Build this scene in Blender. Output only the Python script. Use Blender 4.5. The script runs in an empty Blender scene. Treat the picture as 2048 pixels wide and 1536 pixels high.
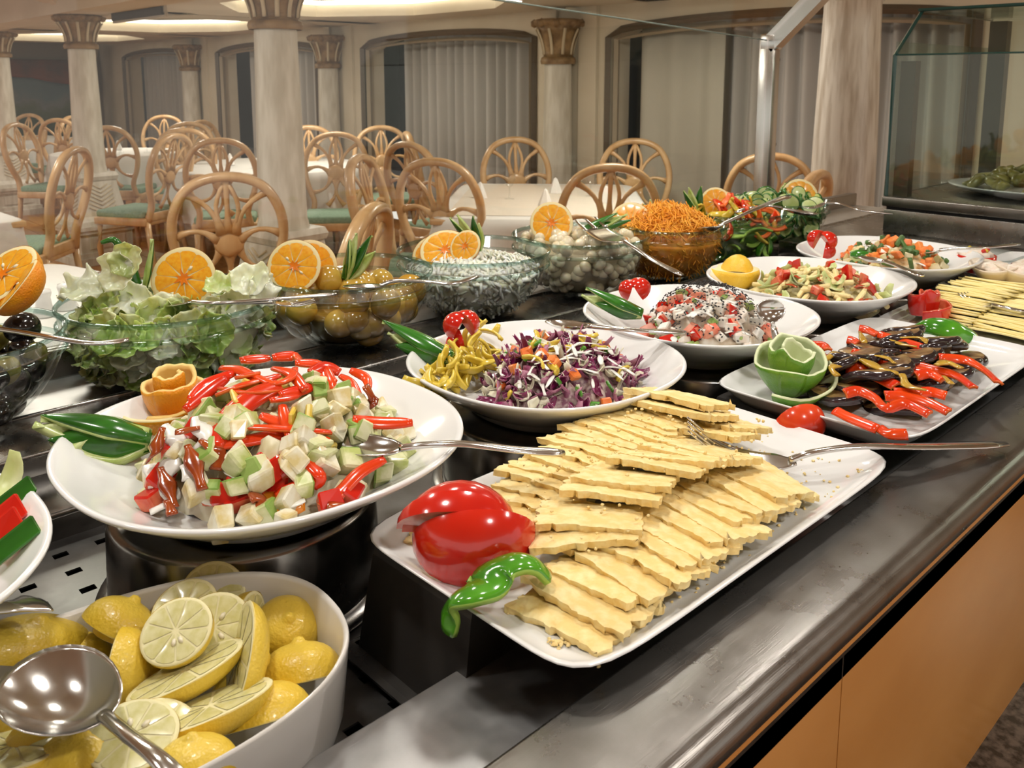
import bpy, bmesh, math, random
from mathutils import Vector, Matrix, noise

# ------------------------------------------------------------------ camera
SC = bpy.context.scene
COL = SC.collection
FPX, CXP, CYP = 1735.0, 1024.0, 428.0
PITCH = math.atan(268 / 1735.0)
YAW = math.radians(46.4)
CAM = Vector((0, 0, 1.30))
FW = Vector((math.cos(YAW) * math.cos(PITCH), math.sin(YAW) * math.cos(PITCH), -math.sin(PITCH)))
RT = Vector((math.sin(YAW), -math.cos(YAW), 0))
UP = RT.cross(FW)
cam_data = bpy.data.cameras.new('camera')
cam = bpy.data.objects.new('camera', cam_data)
COL.objects.link(cam)
cam.matrix_world = Matrix(((RT.x, UP.x, -FW.x, CAM.x), (RT.y, UP.y, -FW.y, CAM.y), (RT.z, UP.z, -FW.z, CAM.z), (0, 0, 0, 1)))
cam_data.sensor_width = 36
cam_data.sensor_fit = 'HORIZONTAL'
cam_data.lens = 36 * FPX / 2048
cam_data.shift_y = -(768 - CYP) / 2048
cam_data.clip_start = 0.02
cam_data.dof.use_dof = True
cam_data.dof.focus_distance = 0.95
cam_data.dof.aperture_fstop = 18
SC.camera = cam

def at(px, py, z):
    """point of the surface at height z seen at a photo pixel (surveying the photo)"""
    d = FW + RT * ((px - CXP) / FPX) - UP * ((py - CYP) / FPX)
    return CAM + d * ((z - CAM.z) / d.z)

# ------------------------------------------------------------------ world, exposure
W = bpy.data.worlds.new('room_ambient')
SC.world = W
W.use_nodes = True
W.node_tree.nodes['Background'].inputs[0].default_value = (1.0, 0.93, 0.84, 1)
W.node_tree.nodes['Background'].inputs[1].default_value = 0.85
SC.view_settings.view_transform = 'Standard'
SC.view_settings.look = 'None'
SC.view_settings.gamma = 1
SC.view_settings.use_curve_mapping = False
SC.view_settings.exposure = 0.15
SC.cycles.caustics_reflective = False
SC.cycles.caustics_refractive = False
SC.cycles.sample_clamp_indirect = 4.0
SC.cycles.max_bounces = 6
SC.cycles.diffuse_bounces = 3
SC.cycles.glossy_bounces = 3
SC.cycles.transparent_max_bounces = 16

def tag(o, label=None, cat=None, group=None, kind=None):
    if label: o['label'] = label
    if cat: o['category'] = cat
    if group: o['group'] = group
    if kind: o['kind'] = kind
    return o

def area_light(name, loc, size, power, color=(1, .93, .83), label=None, shape='DISK', sy=None, spread=None):
    l = bpy.data.lights.new(name, 'AREA')
    l.shape = shape
    l.size = size
    if sy: l.size_y = sy
    l.energy = power
    l.color = color
    if spread: l.spread = spread
    o = bpy.data.objects.new(name, l)
    o.location = loc
    COL.objects.link(o)
    return o

# halogen downlights over the buffet (lamp fittings are built with the ceiling)
DOWNLIGHTS = [(0.15, 0.70), (0.95, 0.70), (1.75, 0.70), (0.30, 1.55), (1.10, 1.55), (1.90, 1.55), (-0.55, 1.25), (0.35, -0.45), (1.35, -0.45), (2.6, 0.3)]
for (x, y) in DOWNLIGHTS:
    area_light('downlight_lamp', (x, y, 2.02), 0.14, 5.0 if y < 0 else 3.1, (1, .95, .88), spread=math.radians(150))
# dining room lamps
for (x, y, p) in [(3.7, 2.9, 40), (3.7, 6.2, 40), (3.7, 9.6, 40), (0.7, 3.0, 35), (0.6, 5.6, 40), (0.6, 9.0, 45), (0.5, 12.3, 40), (3.7, -0.5, 30)]:
    area_light("dining_lamp", (x, y, 1.88), 0.5, p * .5, (1, .92, .80))

# ------------------------------------------------------------------ materials
MATS = {}
def _n(nt, t, **kw):
    n = nt.nodes.new(t)
    for k, v in kw.items(): setattr(n, k, v)
    return n

def mat(name, col, rough=.5, metal=0.0, col2=None, scale=20.0, mixpow=1.0, bump=0.0, bscale=None, coat=0.0, sss=0.0,
        rand=0.0, stretch=None, detail=4.0, lo=.4, hi=.6, rough2=None, emit=0.0, spec=.5, sss_col=None, alpha=None):
    """principled material with a noise mix of two colours, per-object value jitter and fine bump"""
    if name in MATS: return MATS[name]
    m = bpy.data.materials.new(name)
    m.use_nodes = True
    nt = m.node_tree
    b = nt.nodes['Principled BSDF']
    L = nt.links.new
    b.inputs['Roughness'].default_value = rough
    b.inputs['Metallic'].default_value = metal
    b.inputs['Specular IOR Level'].default_value = spec
    if coat: b.inputs['Coat Weight'].default_value = coat; b.inputs['Coat Roughness'].default_value = .08
    if sss:
        b.inputs['Subsurface Weight'].default_value = sss
        b.inputs['Subsurface Radius'].default_value = (.012, .008, .004)
        b.inputs['Subsurface Scale'].default_value = 1.0
    if emit:
        b.inputs['Emission Color'].default_value = (*col, 1)
        b.inputs['Emission Strength'].default_value = emit
    tc = _n(nt, 'ShaderNodeTexCoord')
    vec = tc.outputs['Object']
    if stretch:
        mp = _n(nt, 'ShaderNodeMapping')
        mp.inputs['Scale'].default_value = stretch
        L(vec, mp.inputs[0]); vec = mp.outputs[0]
    out = None
    if col2:
        nz = _n(nt, 'ShaderNodeTexNoise')
        nz.inputs['Scale'].default_value = scale
        nz.inputs['Detail'].default_value = detail
        L(vec, nz.inputs['Vector'])
        rp = _n(nt, 'ShaderNodeValToRGB')
        rp.color_ramp.elements[0].position = lo; rp.color_ramp.elements[0].color = (*col, 1)
        rp.color_ramp.elements[1].position = hi; rp.color_ramp.elements[1].color = (*col2, 1)
        L(nz.outputs[0], rp.inputs[0])
        out = rp.outputs[0]
        if rough2 is not None:
            mr = _n(nt, 'ShaderNodeMapRange')
            mr.inputs[1].default_value = .35; mr.inputs[2].default_value = .65
            mr.inputs[3].default_value = rough; mr.inputs[4].default_value = rough2
            L(nz.outputs[0], mr.inputs[0]); L(mr.outputs[0], b.inputs['Roughness'])
    if rand:
        oi = _n(nt, 'ShaderNodeObjectInfo')
        hs = _n(nt, 'ShaderNodeHueSaturation')
        mr = _n(nt, 'ShaderNodeMapRange')
        mr.inputs[3].default_value = 1 - rand; mr.inputs[4].default_value = 1 + rand
        L(oi.outputs['Random'], mr.inputs[0]); L(mr.outputs[0], hs.inputs['Value'])
        if out: L(out, hs.inputs['Color'])
        else: hs.inputs['Color'].default_value = (*col, 1)
        out = hs.outputs[0]
    if out: L(out, b.inputs['Base Color'])
    else: b.inputs['Base Color'].default_value = (*col, 1)
    if bump:
        nz2 = _n(nt, 'ShaderNodeTexNoise')
        nz2.inputs['Scale'].default_value = bscale or scale
        nz2.inputs['Detail'].default_value = 1
        L(vec, nz2.inputs['Vector'])
        bp = _n(nt, 'ShaderNodeBump')
        bp.inputs['Strength'].default_value = bump
        bp.inputs['Distance'].default_value = .002
        L(nz2.outputs[0], bp.inputs['Height']); L(bp.outputs[0], b.inputs['Normal'])
    MATS[name] = m
    return m

def glass_mat(name, tint=(.96, .99, .97), edge=(.45, .66, .60), ior=1.45, gloss=(1, 1, 1), haze=0.0):
    """thin clear glass: see-through with fresnel reflection, greener where seen edge-on"""
    if name in MATS: return MATS[name]
    m = bpy.data.materials.new(name); m.use_nodes = True
    nt = m.node_tree; nt.nodes.clear(); L = nt.links.new
    o = _n(nt, 'ShaderNodeOutputMaterial'); mx = _n(nt, 'ShaderNodeMixShader')
    tr = _n(nt, 'ShaderNodeBsdfTransparent'); gl = _n(nt, 'ShaderNodeBsdfGlossy')
    gl.inputs['Roughness'].default_value = .02; gl.inputs['Color'].default_value = (*gloss, 1)
    f0 = ((ior - 1) / (ior + 1)) ** 2
    l2 = _n(nt, 'ShaderNodeLayerWeight'); l2.inputs['Blend'].default_value = .5
    pw = _n(nt, 'ShaderNodeMath', operation='POWER'); pw.inputs[1].default_value = 5; L(l2.outputs['Facing'], pw.inputs[0])
    fr = _n(nt, 'ShaderNodeMath', operation='MULTIPLY_ADD'); fr.inputs[1].default_value = .5; fr.inputs[2].default_value = f0; L(pw.outputs[0], fr.inputs[0])
    lw = _n(nt, 'ShaderNodeLayerWeight'); lw.inputs['Blend'].default_value = .12
    mc = _n(nt, 'ShaderNodeMix'); mc.data_type = 'RGBA'
    mc.inputs[6].default_value = (*tint, 1); mc.inputs[7].default_value = (*edge, 1)
    L(lw.outputs['Facing'], mc.inputs[0]); L(mc.outputs[2], tr.inputs['Color'])
    L(fr.outputs[0], mx.inputs[0]); L(tr.outputs[0], mx.inputs[1]); L(gl.outputs[0], mx.inputs[2])
    if haze:
        df = _n(nt, 'ShaderNodeBsdfDiffuse'); df.inputs['Color'].default_value = (.8, .82, .78, 1)
        m2 = _n(nt, 'ShaderNodeMixShader'); m2.inputs[0].default_value = haze
        L(mx.outputs[0], m2.inputs[1]); L(df.outputs[0], m2.inputs[2]); L(m2.outputs[0], o.inputs[0])
    else:
        L(mx.outputs[0], o.inputs[0])
    MATS[name] = m
    return m

def steel_mat(name, col, rough, col2, rough2, scratch=.35, stretch=(5, 140, 140), rot=.5):
    """brushed stainless steel: hairline scratches, faint smudges"""
    if name in MATS: return MATS[name]
    m = bpy.data.materials.new(name); m.use_nodes = True
    nt = m.node_tree; b = nt.nodes['Principled BSDF']; L = nt.links.new
    b.inputs['Metallic'].default_value = 1
    tc = _n(nt, 'ShaderNodeTexCoord')
    n1 = _n(nt, 'ShaderNodeTexNoise'); n1.inputs['Scale'].default_value = 22; n1.inputs['Detail'].default_value = 6
    n1.inputs['Roughness'].default_value = .65
    L(tc.outputs['Object'], n1.inputs['Vector'])
    rp = _n(nt, 'ShaderNodeValToRGB')
    rp.color_ramp.elements[0].position = .30; rp.color_ramp.elements[0].color = (*col, 1)
    rp.color_ramp.elements[1].position = .75; rp.color_ramp.elements[1].color = (*col2, 1)
    L(n1.outputs[0], rp.inputs[0]); L(rp.outputs[0], b.inputs['Base Color'])
    mp = _n(nt, 'ShaderNodeMapping'); mp.inputs['Scale'].default_value = stretch
    mp.inputs['Rotation'].default_value = (0, 0, rot)
    L(tc.outputs['Object'], mp.inputs[0])
    n2 = _n(nt, 'ShaderNodeTexNoise'); n2.inputs['Scale'].default_value = 9; n2.inputs['Detail'].default_value = 2
    L(mp.outputs[0], n2.inputs['Vector'])
    mr = _n(nt, 'ShaderNodeMapRange')
    mr.inputs[1].default_value = .3; mr.inputs[2].default_value = .7
    mr.inputs[3].default_value = rough; mr.inputs[4].default_value = rough2
    L(n1.outputs[0], mr.inputs[0]); L(mr.outputs[0], b.inputs['Roughness'])
    bp = _n(nt, 'ShaderNodeBump'); bp.inputs['Strength'].default_value = scratch; bp.inputs['Distance'].default_value = .00012
    L(n2.outputs[0], bp.inputs['Height']); L(bp.outputs[0], b.inputs['Normal'])
    MATS[name] = m
    return m

# ------------------------------------------------------------------ mesh building
class MB:
    """collects shapes; build() links them as ONE mesh object"""
    def __init__(s): s.v = []; s.f = []; s.mi = []; s.sm = []
    def add(s, v, f, mi=0, smooth=True, M=None):
        k = len(s.v)
        s.v += [tuple(M @ Vector(p)) for p in v] if M is not None else [tuple(p) for p in v]
        s.f += [tuple(i + k for i in q) for q in f]
        s.mi += (mi if isinstance(mi, list) else [mi] * len(f))
        s.sm += [smooth] * len(f)
        return s
    def box(s, c, d, mi=0, b=0.0, seg=2, M=None):
        hx, hy, hz = d[0] / 2, d[1] / 2, d[2] / 2
        if b:
            v, f = bev_box(round(d[0], 5), round(d[1], 5), round(d[2], 5), b, seg)
            v = [(p[0] + c[0], p[1] + c[1], p[2] + c[2]) for p in v]
            return s.add(v, f, mi, True, M)
        v = [(c[0] + sx * hx, c[1] + sy * hy, c[2] + sz * hz) for sx in (-1, 1) for sy in (-1, 1) for sz in (-1, 1)]
        f = [(0, 1, 3, 2), (4, 6, 7, 5), (0, 4, 5, 1), (2, 3, 7, 6), (0, 2, 6, 4), (1, 5, 7, 3)]
        return s.add(v, f, mi, False, M)
    def box2(s, x0, x1, y0, y1, z0, z1, mi=0, b=0.0):
        return s.box(((x0 + x1) / 2, (y0 + y1) / 2, (z0 + z1) / 2), (x1 - x0, y1 - y0, z1 - z0), mi, b)
    def lathe(s, prof, n=32, mi=0, c=(0, 0, 0), e=2.0, sx=1, sy=1, a0=0.0, a1=2 * math.pi, smooth=True, M=None, wob=0.0):
        full = abs(a1 - a0 - 2 * math.pi) < 1e-6
        m = n if full else n + 1
        v = []; f = []; mis = []
        for (r, z) in prof:
            for i in range(m):
                t = a0 + (a1 - a0) * i / n
                cs, sn = math.cos(t), math.sin(t)
                q = 1.0 if e == 2.0 else (abs(cs) ** e + abs(sn) ** e) ** (-1 / e)
                if wob: q *= 1 + wob * (math.sin(3 * t + 1) * .6 + math.sin(5 * t) * .4)
                v.append((c[0] + r * q * cs * sx, c[1] + r * q * sn * sy, c[2] + z))
        for j in range(len(prof) - 1):
            k = mi[j] if isinstance(mi, (list, tuple)) else mi
            for i in range(n):
                i2 = (i + 1) % m
                f.append((j * m + i, j * m + i2, (j + 1) * m + i2, (j + 1) * m + i)); mis.append(k)
        return s.add(v, f, mis, smooth, M)
    def tube(s, pts, rad, n=8, mi=0, up=(0, 0, 1), cap=True, smooth=True, M=None):
        """pts: path; rad: list of r or (half width sideways, half height)"""
        pts = [Vector(p) for p in pts]; N = len(pts)
        if not isinstance(rad, (list, tuple)) or (len(rad) == 2 and N != 2): rad = [rad] * N
        v = []; f = []; upv = Vector(up)
        for i, p in enumerate(pts):
            t = (pts[min(i + 1, N - 1)] - pts[max(i - 1, 0)])
            if t.length < 1e-9: t = Vector((0, 0, 1))
            t.normalize()
            sd = t.cross(upv)
            if sd.length < 1e-4: sd = t.cross(Vector((1, 0.1, 0)))
            sd.normalize(); u2 = sd.cross(t)
            r = rad[i]; rw, rh = r if isinstance(r, (list, tuple)) else (r, r)
            for k in range(n):
                a = 2 * math.pi * k / n
                v.append(p + sd * (math.cos(a) * rw) + u2 * (math.sin(a) * rh))
        for i in range(N - 1):
            for k in range(n):
                k2 = (k + 1) % n
                f.append((i * n + k, i * n + k2, (i + 1) * n + k2, (i + 1) * n + k))
        if cap:
            f.append(tuple(range(n - 1, -1, -1))); f.append(tuple(range((N - 1) * n, N * n)))
        return s.add(v, f, mi, smooth, M)
    def grid(s, fn, nu, nv, mi=0, thick=0.0, smooth=True, M=None, mi2=None):
        """sheet fn(u,v) in 0..1; with thickness closed along its normal"""
        P = [[Vector(fn(i / nu, j / nv)) for j in range(nv + 1)] for i in range(nu + 1)]
        def idx(i, j): return i * (nv + 1) + j
        v = [P[i][j] for i in range(nu + 1) for j in range(nv + 1)]
        f = [(idx(i, j), idx(i + 1, j), idx(i + 1, j + 1), idx(i, j + 1)) for i in range(nu) for j in range(nv)]
        mis = [mi] * len(f)
        if thick:
            K = len(v); w = []
            for i in range(nu + 1):
                for j in range(nv + 1):
                    a = P[min(i + 1, nu)][j] - P[max(i - 1, 0)][j]; b = P[i][min(j + 1, nv)] - P[i][max(j - 1, 0)]
                    nn = a.cross(b)
                    nn = nn.normalized() if nn.length > 1e-12 else Vector((0, 0, 1))
                    w.append(P[i][j] - nn * thick)
            v = v + w
            m2 = mi if mi2 is None else mi2
            g = [(idx(i, j) + K, idx(i, j + 1) + K, idx(i + 1, j + 1) + K, idx(i + 1, j) + K) for i in range(nu) for j in range(nv)]
            f += g; mis += [m2] * len(g)
            for i in range(nu):
                f += [(idx(i, 0), idx(i, 0) + K, idx(i + 1, 0) + K, idx(i + 1, 0)), (idx(i, nv), idx(i + 1, nv), idx(i + 1, nv) + K, idx(i, nv) + K)]
                mis += [m2, m2]
            for j in range(nv):
                f += [(idx(0, j), idx(0, j + 1), idx(0, j + 1) + K, idx(0, j) + K), (idx(nu, j), idx(nu, j) + K, idx(nu, j + 1) + K, idx(nu, j + 1))]
                mis += [m2, m2]
        return s.add(v, f, mis, smooth, M)
    def blob(s, r=(1, 1, 1), sub=2, amp=0.0, fr=1.0, seed=0, c=(0, 0, 0), mi=0, M=None):
        v, f = ico(sub)
        o = []
        for p in v:
            q = Vector(p)
            k = 1 + amp * noise.noise(q * fr + Vector((seed * 3.1, seed * 1.7, seed)))
            o.append((c[0] + q.x * r[0] * k, c[1] + q.y * r[1] * k, c[2] + q.z * r[2] * k))
        return s.add(o, f, mi, True, M)
    def mesh(s, name, mats):
        me = bpy.data.meshes.new(name)
        me.from_pydata(s.v, [], s.f)
        me.polygons.foreach_set('use_smooth', s.sm)
        if not isinstance(mats, (list, tuple)): mats = [mats]
        for m in mats: me.materials.append(m)
        if len(mats) > 1: me.polygons.foreach_set('material_index', s.mi)
        me.update()
        return me
    def build(s, name, mats, parent=None, loc=None, M=None, sharp=None, **kw):
        me = s.mesh(name, mats)
        if sharp: me.set_sharp_from_angle(angle=math.radians(sharp))
        return obj(name, me, parent, loc, M, **kw)

_ico = {}
def ico(sub):
    if sub not in _ico:
        bm = bmesh.new(); bmesh.ops.create_icosphere(bm, subdivisions=sub, radius=1)
        _ico[sub] = ([tuple(v.co) for v in bm.verts], [tuple(v.index for v in f.verts) for f in bm.faces]); bm.free()
    return _ico[sub]
_bb = {}
def bev_box(x, y, z, b, seg=2):
    k = (x, y, z, b, seg)
    if k not in _bb:
        bm = bmesh.new(); bmesh.ops.create_cube(bm, size=1)
        for v in bm.verts: v.co.x *= x; v.co.y *= y; v.co.z *= z
        bmesh.ops.bevel(bm, geom=bm.edges[:], offset=b, segments=seg, affect='EDGES', profile=.5)
        bm.verts.index_update()
        _bb[k] = ([tuple(v.co) for v in bm.verts], [tuple(v.index for v in f.verts) for f in bm.faces]); bm.free()
    return _bb[k]

def obj(name, me, parent=None, loc=None, M=None, label=None, cat=None, group=None, kind=None):
    o = bpy.data.objects.new(name, me)
    COL.objects.link(o)
    if M is not None: o.matrix_world = M
    elif loc is not None: o.location = loc
    if parent is not None: o.parent = parent
    return tag(o, label, cat, group, kind)

def thing(name, label, cat, loc=(0, 0, 0), rz=0, group=None, M=None):
    o = bpy.data.objects.new(name, None)
    COL.objects.link(o)
    o.empty_display_size = .02
    if M is not None: o.matrix_world = M
    else:
        o.location = loc; o.rotation_euler = (0, 0, rz)
    return tag(o, label, cat, group)

KIDS = {}
def dup(root, M=None, loc=None, rz=None, label=None, group=None, kids=True):
    """copy of a thing with copies of its parts and sub-parts"""
    r = root.copy(); COL.objects.link(r)
    if M is not None: r.matrix_world = M
    if loc is not None: r.location = loc
    if rz is not None: r.rotation_euler = (0, 0, rz)
    if label: r['label'] = label
    if group: r['group'] = group
    if root.name not in KIDS: KIDS[root.name] = [(c, [g for g in c.children]) for c in root.children]
    for c, gs in KIDS[root.name]:
        d = c.copy(); COL.objects.link(d); d.parent = r
        for g in gs:
            h = g.copy(); COL.objects.link(h); h.parent = d
    return r

def frame(c, z, x=(1, 0, 0), s=1.0):
    """matrix at c whose local z is z and local x near x"""
    z = Vector(z).normalized(); x = Vector(x); x = (x - z * x.dot(z))
    if x.length < 1e-5: x = z.orthogonal()
    x.normalize(); y = z.cross(x)
    if not isinstance(s, (tuple, list)): s = (s, s, s)
    return Matrix(((x.x * s[0], y.x * s[1], z.x * s[2], c[0]), (x.y * s[0], y.y * s[1], z.y * s[2], c[1]), (x.z * s[0], y.z * s[1], z.z * s[2], c[2]), (0, 0, 0, 1)))

def frame_x(c, x, up=(0, 0, 1), s=1.0):
    """matrix at c whose local x is exactly x and local z near up"""
    x = Vector(x).normalized(); z = Vector(up); z = z - x * z.dot(x); z.normalize()
    return frame(c, z, x, s)

def onray(px, py, cx, cy, dz=0.0):
    """point seen at a photo pixel, as far forward as the thing standing at (cx, cy)"""
    d = FW + RT * ((px - CXP) / FPX) - UP * ((py - CYP) / FPX)
    h = Vector((math.cos(YAW), math.sin(YAW), 0))
    return CAM + d * ((cx * h.x + cy * h.y) / d.dot(h))
def pxsize(n, P): return n * (Vector(P) - CAM).dot(FW) / FPX
def to_cam(P): return (CAM - Vector(P)).normalized()

def smooth_path(pts, k=6):
    """Catmull-Rom through points"""
    P = [Vector(p) for p in pts]; P = [P[0] * 2 - P[1]] + P + [P[-1] * 2 - P[-2]]
    out = []
    for i in range(1, len(P) - 2):
        a, b, c, d = P[i - 1:i + 3]
        for j in range(k):
            t = j / k
            out.append(.5 * ((2 * b) + (c - a) * t + (2 * a - 5 * b + 4 * c - d) * t * t + (3 * b - a - 3 * c + d) * t ** 3))
    out.append(P[-2])
    return out

def lerp(a, b, t): return a + (b - a) * t
def rnd_dir(R):
    while 1:
        v = Vector((R.uniform(-1, 1), R.uniform(-1, 1), R.uniform(-1, 1)))
        if .1 < v.length < 1: return v.normalized()

# ================================================================== the room
FZ = -0.15          # dining floor
XW = 5.1            # curtained wall
M_cream = mat('cream_plaster', (.66, .58, .45), .75, col2=(.72, .64, .51), scale=2, bump=.05, bscale=40)
M_ceil = mat('ceiling_plaster', (.70, .62, .50), .7, col2=(.76, .68, .56), scale=1.5)
M_marble = mat('grey_marble', (.40, .35, .29), .3, col2=(.62, .59, .54), scale=30, stretch=(1, 1, .12), detail=7, lo=.36, hi=.60)
M_colwhite = mat('white_marbled_paint', (.56, .51, .42), .4, col2=(.74, .70, .62), scale=18, stretch=(1, 1, .2), detail=6, lo=.35, hi=.62)
M_gold = mat('aged_gold_capital', (.16, .085, .028), .5, col2=(.34, .21, .09), scale=14, lo=.35, hi=.65)
M_goldrib = mat('pale_gold_rib', (.62, .52, .36), .5)
M_frame = mat('dark_brown_frame', (.11, .08, .055), .45)
M_curtain = mat('grey_sheer_curtain', (.42, .405, .385), .9, col2=(.55, .53, .51), scale=3, stretch=(1, 1, .1), lo=.3, hi=.7)
M_floorw = mat('orange_wood_floor', (.38, .14, .03), .3, col2=(.56, .25, .07), scale=6, stretch=(1, 8, 1))
M_vent = mat('vent_dark', (.04, .035, .03), .6)
M_ventf = mat('vent_frame_paint', (.55, .48, .38), .5)
M_lampglow = mat('lamp_glow', (1, .93, .8), .4, emit=9.0)
M_cove = mat('cove_light_glow', (1, .90, .70), .4, emit=3.2)
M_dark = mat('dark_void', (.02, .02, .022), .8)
M_steelroom = steel_mat('lamp_ring_steel', (.5, .5, .5), .3, (.6, .6, .6), .4)

# floor: planks
fl = MB(); fl.box2(-6, XW + .3, -4, 16, FZ - .1, FZ - .012)
floor = fl.build('floor', M_floorw, kind='structure')
pm = MB(); pm.box((0, 0, 0), (.155, 2.4, .012))
plank_me = pm.mesh('plank', M_floorw)
Rp = random.Random(3)
for i in range(30):
    for j in range(6):
        x = .35 + i * .16; y = 1.9 + j * 2.41 + (i % 3) * .8 - .8
        obj('plank', plank_me, floor, (x, y, FZ - .006))

# curtained wall with arched openings
WIN = [(1.72, 4.30), (5.08, 7.55), (8.42, 10.86), (11.66, 14.12)]
SPR, PEAK, WTOP = 1.615, 1.725, 1.87
def arch_z(y, a, b):
    u = (y - (a + b) / 2) / ((b - a) / 2)
    return SPR + (PEAK - SPR) * math.sqrt(max(0, 1 - u * u * .92)) if abs(u) < 1 else SPR
wm = MB()
edges = [-4.0] + [e for w in WIN for e in w] + [16.0]
for i in range(0, len(edges), 2):
    wm.box2(XW, XW + .25, edges[i], edges[i + 1], FZ, WTOP + .3)
for (a, b) in WIN:
    n = 24
    for k in range(n):
        y0, y1 = lerp(a, b, k / n), lerp(a, b, (k + 1) / n)
        z0, z1 = arch_z(y0, a, b), arch_z(y1, a, b)
        v = [(x, y, z) for x in (XW, XW + .25) for (y, z) in ((y0, z0), (y1, z1), (y1, WTOP + .3), (y0, WTOP + .3))]
        wm.add(v, [(0, 3, 2, 1), (4, 5, 6, 7), (0, 1, 5, 4)], 0, False)
wm.build('wall_back', M_cream, kind='structure')
wb = MB(); wb.box2(XW + .62, XW + .7, -4, 16, FZ, WTOP + .3)
wb.build('wall_outer', mat('outer_dark_wall', (.05, .05, .055), .8), kind='structure')
M_pane = glass_mat('window_glass', (.9, .92, .9), (.6, .7, .66))
for i, (a, b) in enumerate(WIN):
    w = thing('window_%d' % (i + 1), None, None); w['kind'] = 'structure'
    for (inset, t, m, nm) in ((0.0, .055, M_frame, 'window_frame'), (.06, .03, mat('inner_trim', (.42, .35, .26), .5), 'inner_frame')):
        pts = [(XW - .01 + inset * .5, a + inset, FZ + .1)] + [(XW - .01 + inset * .5, y, arch_z(y, a, b) - inset) for y in [lerp(a + inset, b - inset, k / 20) for k in range(21)]] + [(XW - .01 + inset * .5, b - inset, FZ + .1)]
        f = MB(); f.tube(pts, [(t / 2, .035)] * len(pts), 4, up=(1, 0, 0), smooth=False)
        f.build(nm, m, w)
    # curtain: deep pleats hung inside the opening, a gap on the +y side shows the dark pane
    ya, yb = a + .05, b - (.22 if i == 0 else .32 if i in (1, 2) else .05)
    def cur(u, v, ya=ya, yb=yb, a=a, b=b, i=i):
        y = lerp(ya, yb, u)
        n1 = noise.noise(Vector((y * 2.3, i * 3.0, 0)))
        d = .06 * math.sin(y * 46 + 2.2 * n1 + v * .8 * n1) * (.7 + .5 * noise.noise(Vector((y * 5, 1, 0)))) + .05 * n1
        y2 = y + .02 * math.sin(v * 5 + i) * n1
        return (XW + .30 + d, y2, lerp(FZ + .02, 1.76, v))
    cu = MB(); cu.grid(cur, 340, 6, thick=.004)
    cu.build('curtain', M_curtain, None, label=['grey sheer curtain in the arched window nearest the marble column', 'grey pleated curtain in the large arched window at centre', 'grey sheer curtain in the arched window behind the white column', 'grey sheer curtain in the leftmost arched window'][i], cat='curtain', group='pleated window curtains')
    if i == 0:   # pale liner drapes crowd the right-hand window
        cl = MB()
        def lin(u, v):
            y = lerp(3.38, 4.08, u)
            return (XW + .13 + .03 * math.sin(y * 9 + 1) + .02 * math.sin(y * 23), y, lerp(FZ + .02, 1.70, v))
        cl.grid(lin, 70, 3, thick=.004)
        cl.build('curtain_liner', mat('pale_liner', (.50, .47, .40), .9, col2=(.58, .55, .48), scale=2, stretch=(1, 1, .1)), None, label='pale beige liner drape hanging flat before the grey curtain', cat='curtain')
    pn = MB(); pn.box2(XW + .44, XW + .45, a, b, FZ, 1.76)
    pn.build('pane', mat('night_glass', (.035, .035, .04), .12), w)

# pilaster columns against the wall
def capital_parts(parent, z0, r0, r1, h, n=9, mats=(None, None)):
    """flared bell of upright leaves with pale ribs under a spreading crown"""
    b = MB(); prof = [(r0 * 1.22, 0), (r0 * 1.28, .02 * h / .28), (r0 * 1.22, .04 * h / .28), (r0 * 1.05, .05 * h / .28)]
    for k in range(7):
        t = k / 6; prof.append((lerp(r0 * 1.05, r1 * .9, t ** 1.8), lerp(.05 * h / .28, h * .80, t)))
    prof += [(r1 * .86, h * .82), (r1, h * .88), (r1 * 1.06, h * .96), (r1 * .9, h)]
    b.lathe(prof, 36, c=(0, 0, z0)); b.build('capital_bell', M_gold, parent)
    for i in range(n):
        a = 2 * math.pi * i / n
        pts = []
        for k in range(6):
            t = k / 5; r = lerp(r0 * 1.1, r1 * .95, t ** 1.8)
            pts.append((r * math.cos(a), r * math.sin(a), z0 + lerp(.06 * h / .28, h * .78, t)))
        rb = MB(); rb.tube(pts, [(r0 * .11, r0 * .06)] * 6, 6, up=(math.cos(a), math.sin(a), 0)); rb.build('rib', M_goldrib, parent)
        a2 = a + math.pi / n
        lf = MB()
        lf.blob((r0 * .28, r0 * .28, h * .10), 1, .5, 2, i, (r1 * .98 * math.cos(a2), r1 * .98 * math.sin(a2), z0 + h * .90))
        lf.build('crown_leaf', M_gold, parent)

for i, y in enumerate((11.44, 8.02, 4.70)):
    t = thing('wall_column', ['slim cream wall column between the two leftmost arched windows', 'slim cream wall column left of the large arched window', 'slim cream wall column right of the large arched window'][i], 'column', (XW - .13, y, 0), group='slim columns along the curtained wall')
    sh = MB(); sh.lathe([(.155, FZ), (.155, FZ + .2), (.125, FZ + .26), (.12, .4), (.105, 1.42)], 28); sh.build('shaft', M_colwhite, t)
    capital_parts(t, 1.42, .108, .19, .34)
# flat cream pilaster strips behind the columns belong to the wall
for i, y in enumerate((11.44, 8.02, 4.70)):
    for k, dy in enumerate((-.21, .21)):
        s_ = MB(); s_.box2(XW - .03, XW, y + dy - .09, y + dy + .09, FZ, WTOP)
        s_.build('trim_%d' % (i * 2 + k + 1), M_cream, kind='structure')

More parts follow.
